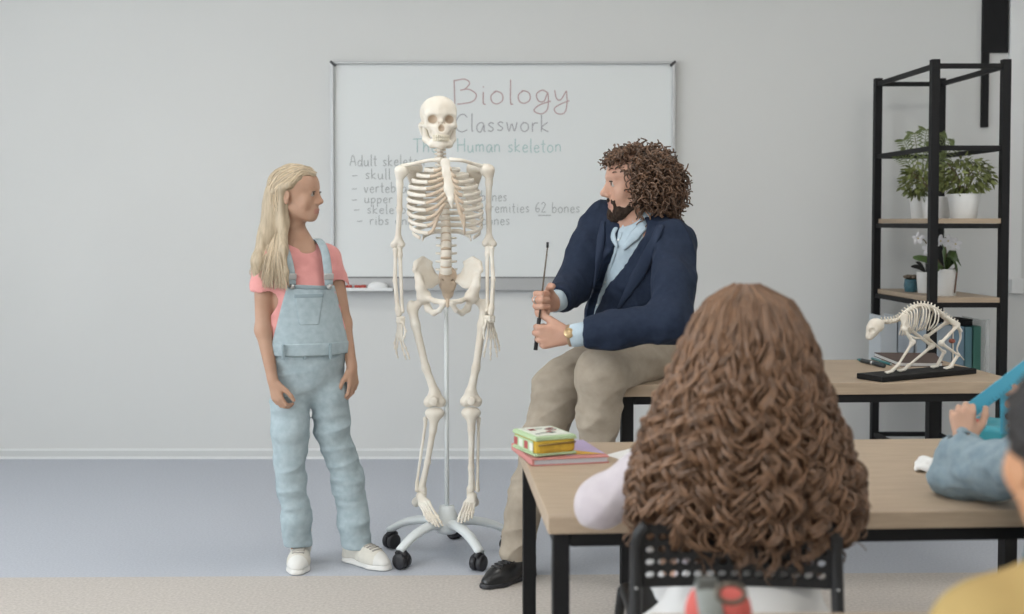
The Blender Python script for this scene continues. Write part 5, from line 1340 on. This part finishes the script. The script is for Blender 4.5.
# ================================================================== things on the desks
# folder, pencil case, papers on the pupil desk
def quad_box(name, c4, h, m, parent=None, z0=None, bev=.0):
    """low box over four floor corners"""
    c4 = [np.array(c, float) for c in c4]; z = c4[0][2] if z0 is None else z0
    vs = [(*c[:2], z) for c in c4] + [(*c[:2], z + h) for c in c4]
    return mesh_obj(name, vs, [(3,2,1,0),(4,5,6,7),(0,1,5,4),(1,2,6,5),(2,3,7,6),(3,0,4,7)], m, parent)
a, b_, d_ = PZ(532, 466.5, FZ), PZ(609, 463, FZ), PZ(519.5, 452, FZ)
e1, e2 = nrm(b_ - a), None; e2 = V(-e1[1], e1[0], 0); W = np.linalg.norm(b_ - a); Dp = .235
fo = empty('folder', a); tag(fo, 'pink and lilac cardboard folder under the zip pencil case', 'folder')
M_pinkc = mat('coral_card', (.58, .24, .22), .7); M_lil = mat('lilac_card', (.42, .34, .52), .7); M_paper = mat('paper_white', (.78, .78, .77), .8); M_orange = mat('orange_card', (.62, .36, .05), .7)
cc = a + e1 * W / 2 + e2 * Dp / 2; AX = (e1, e2, (0, 0, 1))
box('back_cover', cc + V(0, 0, .002), (W, Dp, .003), M_pinkc, fo, AX)
box('pages', cc + V(0, 0, .0095), (W * .97, Dp * .98, .0115), mat('page_edges', (.50, .50, .53), .8), fo, AX)
box('spine', a + e1 * .003 + e2 * Dp / 2 + V(0, 0, .009), (.006, Dp, .017), M_pinkc, fo, AX)
box('front_cover', cc + V(0, 0, .017), (W, Dp, .003), M_pinkc, fo, AX)
box('cover_print', a + e1 * W * .74 + e2 * Dp * .56 + V(0, 0, .0192), (W * .5, Dp * .86, .0012), M_lil, fo, AX)
mesh_obj('cover_stripe', [a + e1 * W * x + e2 * Dp * y + V(0, 0, .0204) for x, y in ((.42, .14), (.97, .10), (.62, .42), (.42, .46))], [(0, 1, 2, 3)], M_orange, fo)
FT = FZ + .0206
# pencil case: white-green lid, yellow zip sides
p0, p1 = PZ(535.5, 457.5, FT), PZ(577, 454, FT)
e1c = nrm(p1 - p0); e2c = V(-e1c[1], e1c[0], 0); Wc = np.linalg.norm(p1 - p0); Dc = .15
pcn = empty('pencil_case', p0); tag(pcn, 'green and yellow zip pencil case lying on the folder', 'pencil case')
ctr = p0 + e1c * Wc / 2 + e2c * Dc / 2; AC = np.array([e1c, e2c, V(0, 0, 1)]).T
M_grn = mat('green_fabric', (.42, .55, .33), .8, noise=.1, nscale=80); M_yelz = mat('yellow_fabric', (.58, .38, .045), .85, noise=.15, nscale=60); M_lid = mat('lid_white_print', (.66, .68, .60), .6)
HB = .050
def rbx(name, z0, z1, gx, m, parent, rad=.012, h=.0035):
    s = SDF(h); s.bx(ctr + V(0, 0, (z0 + z1) / 2), (Wc / 2 + gx, Dc / 2 + gx, (z1 - z0) / 2), AC, rad, .002); return s.build(name, m, parent)
body = rbx('body', .0, HB, .0, M_yelz, pcn, .018)
rbx('bottom_piping', .0, .008, .0012, M_grn, body, .004, .0028); rbx('top_piping', HB - .010, HB - .002, .0012, M_grn, body, .004, .0028)
lid = rbx('lid', HB - .006, HB + .002, .0, M_grn, pcn, .004, .0028)
box('lid_label', ctr + V(0, 0, HB + .0026), (Wc * .82, Dc * .84, .0015), M_lid, lid, (e1c, e2c, (0, 0, 1)))
MB().tube([ctr - e1c * Wc * .42 - e2c * (Dc / 2 + .0005) + V(0, 0, HB * .60), ctr + e1c * Wc * .46 - e2c * (Dc / 2 + .0005) + V(0, 0, HB * .66)], .0028, 6).build('zip', mat('zip_brass', (.22, .14, .03), .5), body, True)
rr = random.Random(2)
for i in range(18):
    x, y = rr.uniform(-.32, .32) * Wc, rr.uniform(-.26, .26) * Dc; a_ = rr.uniform(-.5, .5)
    box('print_mark', ctr + e1c * x + e2c * y + V(0, 0, HB + .0037), (rr.uniform(.010, .02), rr.uniform(.004, .009), .0006), mat('print_red', (.38, .07, .07), .6) if i % 2 else mat('print_dark', (.06, .08, .06), .6), lid, (e1c * math.cos(a_) + e2c * math.sin(a_), e2c * math.cos(a_) - e1c * math.sin(a_), (0, 0, 1)))
box('side_panel', ctr - e1c * (Wc / 2 + .0004) + V(0, 0, HB * .48), (.001, Dc * .8, HB * .62), M_grn, body, (e1c, e2c, (0, 0, 1)))
for i in range(4): box('side_print', ctr - e1c * (Wc / 2 + .0012) + e2c * (-.05 + .033 * i) + V(0, 0, HB * .48), (.001, .022, .02), mat('print_red', (.38, .07, .07), .6) if i % 2 else M_lid, body, (e1c, e2c, (0, 0, 1)))
quad = [PZ(606, 455.5, FZ), PZ(630, 463, FZ), PZ(668, 452, FZ), PZ(642, 446, FZ)]
tag(quad_box('paper_sheet', quad, .0015, M_paper, None, FZ + .0004), 'white paper sheet between folder and curly-haired pupil', 'paper')
# crumpled white paper and teal case beside the denim sleeve
s = SDF(.003); pc_ = PZ(930, 471, FZ)
s.bx(pc_ + V(.01, .01, .014), (.036, .05, .008), frame_from(V(.5, 1, .06)), .004, .006); s.plane((0, 0, FZ + .001), (0, 0, -1), .002); s.noise(.0035, waves(111, 160, 6))
tag(s.build('paper_scrap', M_paper), 'crumpled white paper lying by the denim elbow', 'paper')
tc = PZ(996, 447, FZ) + V(0, .05, 0)
tcase = empty('pencil_pouch', tc); tag(tcase, 'teal pencil pouch with red tab behind the denim sleeve', 'pencil pouch')
TR = frame_from(nrm(V(.45, 1, 0)))
s = SDF(.0035); s.bx(tc + V(0, 0, .0325), (.045, .10, .032), TR, .018, .004); s.noise(.002, waves(115, 90, 6)); s.build('pouch', mat('teal_plastic', (.03, .24, .30), .4), tcase)
s = SDF(.003); s.bx(tc + TR @ V(-.035, -.03, 0) + V(0, 0, .066), (.012, .022, .006), TR, .004, .003); s.build('red_tab', M_red, tcase)
s = SDF(.003); s.bx(tc + TR @ V(-.012, -.04, 0) + V(0, 0, .067), (.009, .03, .004), TR, .003, .003); s.build('white_tab', M_paper, tcase)

# red pouch with a grey strap and ring on the nearest desk
rp0 = PZ(711, 614, NZ) + V(0, -.06, 0)
rb = empty('zip_pouch', V(rp0[0], rp0[1], NZ)); tag(rb, 'red pouch with grey strap and metal ring at bottom edge', 'pouch')
zt = P(711, 585, rp0[1])[2]; M_coral = mat('coral_red_fabric', (.52, .105, .09), .8)
hw = 28 * rp0[1] / 1200
s = SDF(.004); s.cone(V(rp0[0] - hw + .02, rp0[1], NZ + .024), V(rp0[0] - hw + .02, rp0[1], zt - .02), .023, .02, .02, flat=((0, 1, 0), .8)); s.cone(V(rp0[0] + hw - .02, rp0[1], NZ + .024), V(rp0[0] + hw - .02, rp0[1], zt - .024), .023, .02, .02, flat=((0, 1, 0), .8))
s.cone(V(rp0[0] - .02, rp0[1], NZ + .026), V(rp0[0] + .02, rp0[1], NZ + .026), .024, .024, .02); s.build('pouch', M_coral, rb)
g_ = P(705, 590, rp0[1]); M_gry = mat('grey_webbing', (.26, .28, .27), .8)
MB().tube(spline([V(g_[0] + .01, rp0[1] - .026, NZ + .004), V(g_[0] + .004, rp0[1] - .028, zt - .03), V(g_[0], rp0[1] - .008, zt + .006)], 5), .018, 10, flat=.25, up=(1, 0, 0)).build('strap', M_gry, rb, True)
box('clasp', V(g_[0], rp0[1] - .01, zt + .004), (.03, .014, .022), mat('dark_clasp', (.10, .105, .10), .5), rb, bev=.004)
rcx = P(727, 587, rp0[1] - .03) + V(0, -.03, 0); MB().tube([rcx + V(math.cos(a) * .020, .004 * math.sin(a), math.sin(a) * .012) for a in np.linspace(0, 6.2832, 25)], .0038, 8).build('ring', mat('dark_ring', (.12, .10, .08), .35, metal=.6), rb, True)

# ---- cat skeleton on its base
A0, B0, C0 = PZ(857, 378, RZ), PZ(884, 382.5, RZ), PZ(976, 374, RZ)
cs = empty('cat_skeleton', (A0 + C0) / 2); tag(cs, 'small cat skeleton crouching on a black base plate', 'skeleton')
e1k = nrm(C0 - B0); Wk = np.linalg.norm(C0 - B0); e2k = V(-e1k[1], e1k[0], 0); Dk = .118
bc = B0 + e1k * Wk / 2 + e2k * Dk / 2 - e1k * .002
box('base_plate', bc + V(0, 0, .0105), (Wk + .012, Dk, .019), M_black, cs, (e1k, e2k, (0, 0, 1)), bev=.003)
def K(px, py, off=0.0):
    Y = float(np.interp(px, [860, 975], [B0[1] + Dk * .5, C0[1] + Dk * .5])) + off; return P(px, py, Y)
def cb_(name, fn, h=.0024, parent=cs): s = SDF(h); fn(s); return s.build(name, M_bone, parent)
ks = cb_('skull', lambda s: (s.ell(K(876, 325.5), (.028, .026, .026), k=.01), s.cone(K(872, 330), K(869.5, 336), .021, .014, .012), s.cone(K(876, 333), K(871, 338), .008, .006, .006), s.ell(K(872.5, 331, -.026), (.012, .016, .0105), k=.003, op='-'), s.cone(K(868.5, 337, -.012), K(869, 334, -.018), .004, .005, .002, '-')), .002)
spk = spline([K(880, 322), K(890, 321.5), K(899, 319), K(906, 312), K(914, 307), K(923, 305.5), K(932, 308), K(941, 314), K(949, 320), K(958, 325)], 3)
for i in range(len(spk) - 1):
    a, c = spk[i], spk[i + 1]; t_ = nrm(c - a); up = nrm(V(-t_[2], 0, t_[0]) * (1 if t_[0] > 0 else -1)); r_ = .009 if i < 18 else .0115
    MB().tube([a + t_ * .0006, (a + c) / 2, c - t_ * .0006], [r_, r_ * .8, r_], 8).tube([(a + c) / 2, (a + c) / 2 + up * .017 - t_ * .003], [.0038, .0022], 5).tube([(a + c) / 2 - V(0, .013, 0), (a + c) / 2 + V(0, .013, 0)], .0028, 5).build('vertebra', M_bone, cs, True)
for i in range(9):
    a = spk[9 + int(i * 1.3)]
    for g in (-1, 1):
        dl = 9 + 13 * math.sin(math.pi * (i + 2.2) / 11); px = 908 + i * 3.4
        MB().tube(spline([a, a + V(.003, g * .026, -.012), a + V(-.004, g * .034, -.032 - .0012 * dl), a + V(-.018, g * .012, -.046 - .0022 * dl)], 4), (.0028), 5).build('rib', M_bone, cs, True)
cb_('sternum', lambda s: s.chain([K(905, 333), K(915, 338), K(925, 339)], [.004, .004, .003], .004))
for g in (-1, 1): cb_('scapula', lambda s: s.cone(K(904, 318, g * .03), K(906, 330, g * .034), .016, .008, .01, flat=((0, 1, 0), .25)).cone(K(907, 314, g * .03), K(903, 329, g * .036), .004, .004, .004))
cb_('pelvis', lambda s: [s.chain([K(948, 318, g * .014), K(956, 325, g * .018), K(961, 331, g * .012)], [.007, .009, .006], .006) for g in (-1, 1)] and s.cone(K(953, 322, -.014), K(953, 322, .014), .008, .008, .006))
def limb(name, pts, rad, paw):
    p = [K(*x) for x in pts]
    o = cb_('upper_limb_bone', lambda s: s.ell(p[0], rad * 1.7, k=.004).cone(p[0], p[1], rad, rad * .9, .004).ell(p[1], rad * 1.7, k=.004))
    cb_('lower_limb_bone', lambda s: s.ell(p[1] * .94 + p[2] * .06, rad * 1.5, k=.004).cone(p[1], p[2], rad * .9, rad * .7, .004).ell(p[2], rad * 1.3, k=.004))
    f0 = p[-1]; f0 = V(f0[0], f0[1], RZ + .0215)
    def pf(s):
        s.cone(p[2], f0 + V(.004, 0, .008), rad * .9, rad, .004) if len(p) == 4 else s.ell(p[2], rad, k=.003)
        for d in (-1.5, -.5, .5, 1.5): s.cone(f0 + V(.004, d * .004, .008), f0 + V(-.014, d * .0075, .0035), .0042, .0036, .002)
    cb_('paw', pf, .002)
limb('fore', [(904, 329, -.035), (912.7, 342, -.04), (898, 365, -.04), (890.5, 371, -.045)], .0064, 0)
limb('fore', [(908, 328, .03), (932, 346, .035), (908, 366, .0), (903, 372, -.02)], .0066, 0)
limb('hind', [(947, 322, .02), (926, 337, .035), (944, 352, .03), (936, 366, .02)], .0066, 0)
limb('hind', [(957, 326, -.02), (941, 343, -.035), (958, 355, -.035), (949, 369, -.04)], .0066, 0)
MB().tube(spline([K(959, 327), K(960.5, 338), K(957, 350), K(964, 360)], 6), [.0055 - .0002 * i for i in range(19)], 6).build('tail', M_bone, cs, True)
cb_('support_post', lambda s: s.cone(K(953, 324), V(*K(953, 368)[:2], RZ + .02), .003, .003, .001))
s = SDF(.0025); s.ell(K(952, 341), (.012, .012, .009), k=.004); s.build('organ_model', mat('muted_red', (.32, .10, .07), .6), cs)
# notebook and pen
n4 = [PZ(899, 366.5, RZ), PZ(943, 367, RZ), PZ(935, 357, RZ), PZ(874, 356.5, RZ)]
nbk = empty('notebook', n4[0]); tag(nbk, 'dark brown closed notebook behind the cat skeleton', 'notebook')
M_brn = mat('brown_leather', (.085, .055, .045), .6)
quad_box('back_cover', n4, .002, M_brn, nbk, RZ + .0005); sh_ = sum(n4) / 4; quad_box('pages', [c * .97 + sh_ * .03 for c in n4], .012, M_paper, nbk, RZ + .0026); quad_box('front_cover', n4, .002, M_brn, nbk, RZ + .0148)
pa, pb = PZ(858, 361.5, RZ) + V(0, 0, .0085), PZ(884, 368, RZ) + V(0, 0, .0085)
pn = empty('pen', pa); tag(pn, 'dark pen with teal tip lying left of notebook', 'pen')
MB().tube([pa + (pb - pa) * .16, pb], .0082, 10).build('barrel', mat('pen_dark', (.03, .04, .045), .4), pn, True); MB().tube([pa, pa + (pb - pa) * .16], [.004, .0075], 10).build('tip', mat('pen_teal', (.05, .22, .24), .4), pn, True)
MB().tube([pa + (pb - pa) * .55, pa + (pb - pa) * .6], .0092, 10).build('band', M_steel, pn, True)
pa, pb = PZ(872, 360, RZ) + V(0, 0, .006), PZ(891, 366, RZ) + V(0, 0, .006)
pn = empty('pen', pa); tag(pn, 'slim teal pen touching the notebook corner', 'pen'); MB().tube([pa, pb], .005, 10).build('barrel', mat('pen_teal', (.05, .22, .24), .4), pn, True); MB().tube([pb, pb + nrm(pb - pa) * .012], [.005, .0015], 10).build('tip', M_steel, pn, True)

# ================================================================== things on the shelf unit
M_pot = mat('white_ceramic', (.74, .74, .73), .35); M_leaf = mat('leaf_green', (.17, .195, .065), .5, .4, island=.5); M_leaf2 = mat('palm_green', (.14, .175, .065), .5, .4, island=.4)
M_soil = mat('soil', (.05, .035, .025), .95); M_stem = mat('stem_brown', (.16, .12, .06), .7)
def leaf_mesh(name, items, m, parent):
    """items: base, direction, normal, length, width"""
    vs = []; fs = []
    for bse, d, n_, l, w in items:
        d = nrm(d); s = nrm(np.cross(d, n_)); u = np.cross(s, d); k = len(vs)
        for f, ww, dr in ((0, .08, 0), (.3, .8, .03), (.62, 1, .0), (1, .04, -.14)):
            c = bse + d * l * f + u * dr * l; vs += [c - s * w * ww / 2, c + u * w * -.12 * ww, c + s * w * ww / 2]
        for r_ in range(3):
            for q_ in range(2): fs.append((k + r_ * 3 + q_, k + r_ * 3 + q_ + 1, k + r_ * 3 + q_ + 4, k + r_ * 3 + q_ + 3))
    return tag(mesh_obj(name, vs, fs, m, parent, True), kind='stuff')
def pot(parent, c, r0, r1, h):
    o = MB().lathe([(r0 * .96, 0), (r0, .004), (r1, h - .004), (r1, h), (r1 * .9, h), (r1 * .86, h - .02)], c, 28, cap=False).build('pot', M_pot, parent, True)
    MB().lathe([(r0 * .9, 0), (r0 * .9, .003)], c + V(0, 0, .001), 20).build('pot_floor', M_pot, o); MB().lathe([(r1 * .86, h - .022), (r1 * .5, h - .018), (.002, h - .016)], c, 20, cap=False).build('soil', M_soil, o, True)
def bush(label, px, Y, rpx0, rpx1, hpx, cx, cy, rx, ry, n, seed):
    c = P(px, 218, Y); c = V(c[0], Y, ST1); k = Y / 1200; t = empty('potted_plant', c); tag(t, label, 'potted plant', 'plants on the upper shelf board')
    h = hpx * k; pot(t, c, rpx0 * k, rpx1 * k, h); r = np.random.default_rng(seed); o = P(cx, cy, Y); items = []
    st = MB()
    for i in range(14):
        a = r.uniform(0, 6.28); e = o + V(math.cos(a) * rx * k * .7, math.sin(a) * rx * k * .6, r.uniform(-.3, .7) * ry * k); st.tube(spline([c + V(0, 0, h - .02), (c + V(0, 0, h) + e) / 2 + V(0, 0, .02), e], 4), .0022, 5)
    tag(st.build('stem', M_stem, t, True), kind='stuff')
    for i in range(n):
        d = r.normal(size=3); d /= np.linalg.norm(d); rr_ = r.uniform(.35, 1) ** .5; b0 = o + d * V(rx * k, rx * k * .75, ry * k) * rr_
        if b0[2] < ST1 + h * .8: continue
        dirn = nrm(d * V(1, 1, .3) + V(0, 0, -.55) + r.normal(size=3) * .45); items.append((b0, dirn, nrm(r.normal(size=3) + V(0, 0, 1.2)), r.uniform(.026, .042), r.uniform(.010, .016)))
    leaf_mesh('foliage', items, M_leaf, t)
bush('bushy green plant in tapered white pot at the shelf front', 963.5, 5.50, 12.5, 15.5, 24.5, 966, 176, 27, 20, 520, 1)
bush('bushy green plant in white pot behind the shelf post', 936, 5.72, 12, 14, 22, 921, 180, 20, 17, 340, 2)
Y = 5.92; c = P(920, 216, Y); c = V(c[0], Y, ST1); t = empty('potted_palm', c); tag(t, 'small palm in white pot at the back of the shelf', 'potted plant', 'plants on the upper shelf board'); k = Y / 1200
pot(t, c, 8.5 * k, 10.5 * k, 22 * k); rr = np.random.default_rng(8)
for i, (tx, ty) in enumerate(((905, 143), (915, 137), (926, 134), (936, 137), (945, 142), (951, 150), (902, 156), (931, 150), (943, 160))):
    e = P(tx, ty, Y + rr.uniform(-.08, .05)); b0 = c + V(0, 0, .08); path = spline([b0, (b0 + e) / 2 + V(0, 0, .05), e, e + (e - b0) * .10 + V(0, 0, -.012)], 6)
    fr = MB().tube(path, [.003 - .0001 * j for j in range(len(path))], 5).build('frond_stem', M_leaf2, t, True); items = []
    for j in range(6, len(path)):
        d = nrm(path[j] - path[j - 1])
        for g in (-1, 1): s_ = nrm(np.cross(d, V(.2, 1, .3))) * g; items.append((path[j], nrm(d * .7 + s_ + V(0, 0, -.25)), V(0, -1, .4), .045, .0065))
    leaf_mesh('frond', items, M_leaf2, fr)
# lower board
Y = 5.55; k = Y / 1200; c = P(945, 292, Y); c = V(c[0], Y, ST2)
t = empty('potted_orchid', c); tag(t, 'white flowering orchid in large white pot by shelf post', 'potted plant', 'plants on the lower shelf board')
pot(t, c, 10.5 * k, 11.5 * k, 27 * k); M_ol = mat('orchid_leaf', (.07, .12, .035), .35, .5); zt = ST2 + 26 * k
def big_leaf(pts, w, parent):
    c_ = spline(pts, 5); n = len(c_); MB().tube(c_, [max(.003, w * math.sin(math.pi * (.12 + .84 * i / (n - 1))) ** .7) for i in range(n)], 8, flat=.16, up=lambda p: V(0, .75, .66)).build('leaf', M_ol, parent, True)
b0 = V(c[0], c[1], zt)
big_leaf([b0, P(935, 262, Y - .02), P(922, 258.5, Y - .02), P(913, 257, Y)], .026, t); big_leaf([b0, P(950, 256, Y - .02), P(955, 263, Y - .05), P(957, 272, Y - .06)], .034, t)
big_leaf([b0, P(944, 256, Y - .03), P(944, 249, Y - .03), P(942, 244, Y - .02)], .022, t); big_leaf([b0, P(938, 266, Y - .06), P(935, 270, Y - .08), P(932, 274, Y - .09)], .02, t); big_leaf([b0, P(951, 262, Y), P(956, 259, Y), P(961, 266, Y - .02)], .02, t)
MB().tube(spline([b0, P(946, 250, Y), P(942, 240, Y), P(950, 237, Y)], 5), .003, 6).build('flower_stem', M_stem, t, True); MB().tube(spline([b0, P(932, 252, Y), P(924, 240, Y), P(918, 237, Y)], 5), .003, 6).build('flower_stem', M_stem, t, True)
M_pet = mat('white_petal', (.76, .75, .78), .6)
for (fx, fy) in ((918, 238.5), (928, 249), (940.5, 241), (948, 241), (955.5, 244)):
    f = P(fx, fy, Y - .01); fl = MB().lathe([(.001, -.004), (.006, 0), (.001, .005)], f, 8, ax=(0, -1, 0)).build('flower', mat('petal_heart', (.55, .45, .2), .6), t, True)
    for q_ in range(5):
        a = 1.57 + q_ * 6.2832 / 5; d = V(math.cos(a), -.15, math.sin(a)); s = SDF(.003); s.ell(f + d * .016, (.016, .003, .011), frame_from(nrm(np.cross(d, V(0, 1, 0))), V(0, 1, 0)) if False else np.array([nrm(d), nrm(V(0, 1, 0) - d * d[1]), np.cross(nrm(d), nrm(V(0, 1, 0) - d * d[1]))]).T, .002); s.build('petal', M_pet, fl)
MB().tube(spline([b0 + V(.03, -.01, 0), P(957, 268, Y - .03), P(956, 280, Y - .045), P(954.5, 293, Y - .05)], 5), .0035, 6).build('aerial_root', mat('root_brown', (.13, .07, .045), .7), t, True)
Y = 5.78; k = Y / 1200; c = P(926, 288, Y); c = V(c[0], Y, ST2); t = empty('potted_plant', c); tag(t, 'dark-leaved plant in small white pot behind orchid', 'potted plant', 'plants on the lower shelf board'); pot(t, c, 8 * k, 9.5 * k, 21 * k)
M_dl = mat('dark_leaf', (.03, .03, .028), .5); b0 = c + V(0, 0, 20 * k)
for tx, ty in ((911, 266.5), (916, 262), (926, 261), (934, 264), (920, 269)):
    c_ = spline([b0, (b0 + P(tx, ty, Y - .02)) / 2 + V(0, 0, .012), P(tx, ty, Y - .02)], 4); MB().tube(c_, [.004, .006, .009, .011, .012, .012, .010, .007, .003], 6, flat=.3, up=(0, .4, 1)).build('leaf', M_dl, t, True)
Y = 5.86; k = Y / 1200; c = P(911, 288, Y); c = V(c[0], Y, ST2); t = empty('succulent_pot', c); tag(t, 'little blue glazed pot with a succulent', 'potted plant', 'plants on the lower shelf board')
MB().lathe([(.028, 0), (.030, .004), (.035, .03), (.031, .055), (.033, .062), (.027, .062), (.024, .05)], c, 20, cap=False).build('pot', mat('blue_glaze', (.06, .17, .22), .3, noise=.4, nscale=30), t, True); MB().lathe([(.027, .046), (.002, .05)], c, 16, cap=False).build('soil', M_soil, t, True)
M_suc = mat('succulent_grey', (.20, .16, .12), .6)
for i in range(16):
    a = i * 2.4; el = .15 + .05 * i; d = V(math.cos(a) * math.cos(el), math.sin(a) * math.cos(el), math.sin(el)); q0 = c + V(0, 0, .066); l = .045 - .0018 * i
    MB().tube([q0, q0 + d * l * .5, q0 + d * l * .85, q0 + d * l], [.004, .009, .007, .001], 6, flat=.5).build('leaf', M_suc, t, True)
# binders and boxes standing on the board behind the cat
def binder(label, px0, px1, ytop, Y, dep, m, nm='binder', band=None):
    a, b_ = P(px0, 340, Y), P(px1, 340, Y); zt = P(px0, ytop, Y)[2]; cx_ = (a[0] + b_[0]) / 2; w = b_[0] - a[0]; hgt = zt - ST3
    t = empty(nm, V(cx_, Y + dep / 2, ST3)); tag(t, label, nm.replace('_', ' '), 'files on the hidden shelf board'); AX = (se1, se2, (0, 0, 1)); o = V(cx_, Y, ST3 + .0005); dp = se2 * dep
    box('spine', o + V(0, .0015, hgt / 2), (w, .003, hgt), m, t, AX, bev=.001)
    for s_ in (-1, 1): box('cover', o + dp / 2 + se1 * s_ * (w / 2 - .0015) + V(0, .004, hgt / 2), (.003, dep - .008, hgt), m, t, AX)
    box('pages', o + dp / 2 + V(0, .004, hgt * .48), (w - .008, dep - .02, hgt * .93), M_paper, t, AX)
    if band: box('label', o + V(0, -.0008, hgt * band[0]), (w * .8, .001, hgt * band[1]), band[2], t, AX)
M_binw = mat('binder_pale', (.58, .62, .66), .5); M_teal = mat('binder_teal', (.10, .22, .26), .5); M_green = mat('binder_green', (.05, .17, .14), .5); M_bl = mat('binder_blue', (.17, .27, .36), .5)
binder('pale grey binder nearest the back shelf post', 881, 897, 316, 5.92, .17, M_binw)
binder('pale blue-white binder seen behind the cat spine', 898.5, 914, 319, 5.92, .17, mat('binder_pale_blue', (.50, .56, .63), .5))
binder('white binder beside the front shelf post', 915.5, 929, 318, 5.92, .17, M_binw)
binder('grey-blue binder right of the front shelf post', 939, 951.5, 326, 5.58, .26, mat('binder_grey_blue', (.36, .42, .48), .5))
binder('blue binder behind the cat hind legs', 953, 964, 327, 5.58, .26, M_bl)
binder('teal binder with a black box on top', 965, 972, 327, 5.58, .26, M_teal)
binder('dark green binder inside the clear holder', 973.5, 981, 326.5, 5.58, .26, M_green)
a = P(966, 327, 5.60); bt = empty('storage_box', V(a[0], 5.70, a[2])); tag(bt, 'small black box lying on top of the binders', 'box')
zb = P(966, 326.3, 5.58)[2]
box('body', V(a[0] - .01, 5.68, zb + .012), (.075, .16, .022), M_black, bt, sax, bev=.003); box('lid', V(a[0] - .01, 5.68, zb + .027), (.078, .163, .007), M_black, bt, sax, bev=.002)
M_clear = mat('clear_acrylic', (.75, .78, .78), .15, .5, alpha=.28)
a, b_ = P(984, 340, 5.58), P(989, 340, 5.58); zt = P(984, 320, 5.58)[2]
ah = empty('acrylic_holder', V(a[0], 5.68, ST3)); tag(ah, 'clear acrylic file holder at the right end of shelf', 'file holder')
box('side', V(a[0], 5.70, (ST3 + zt) / 2), (.003, .26, zt - ST3 - .002), M_clear, ah, (se1, se2, (0, 0, 1))); box('front', V(a[0] + .012, 5.572, (ST3 + zt) / 2), (.022, .003, zt - ST3 - .002), M_clear, ah, (se1, se2, (0, 0, 1))); box('rim', V(a[0] + .004, 5.57, zt + .002), (.03, .006, .005), M_clear, ah, (se1, se2, (0, 0, 1)))
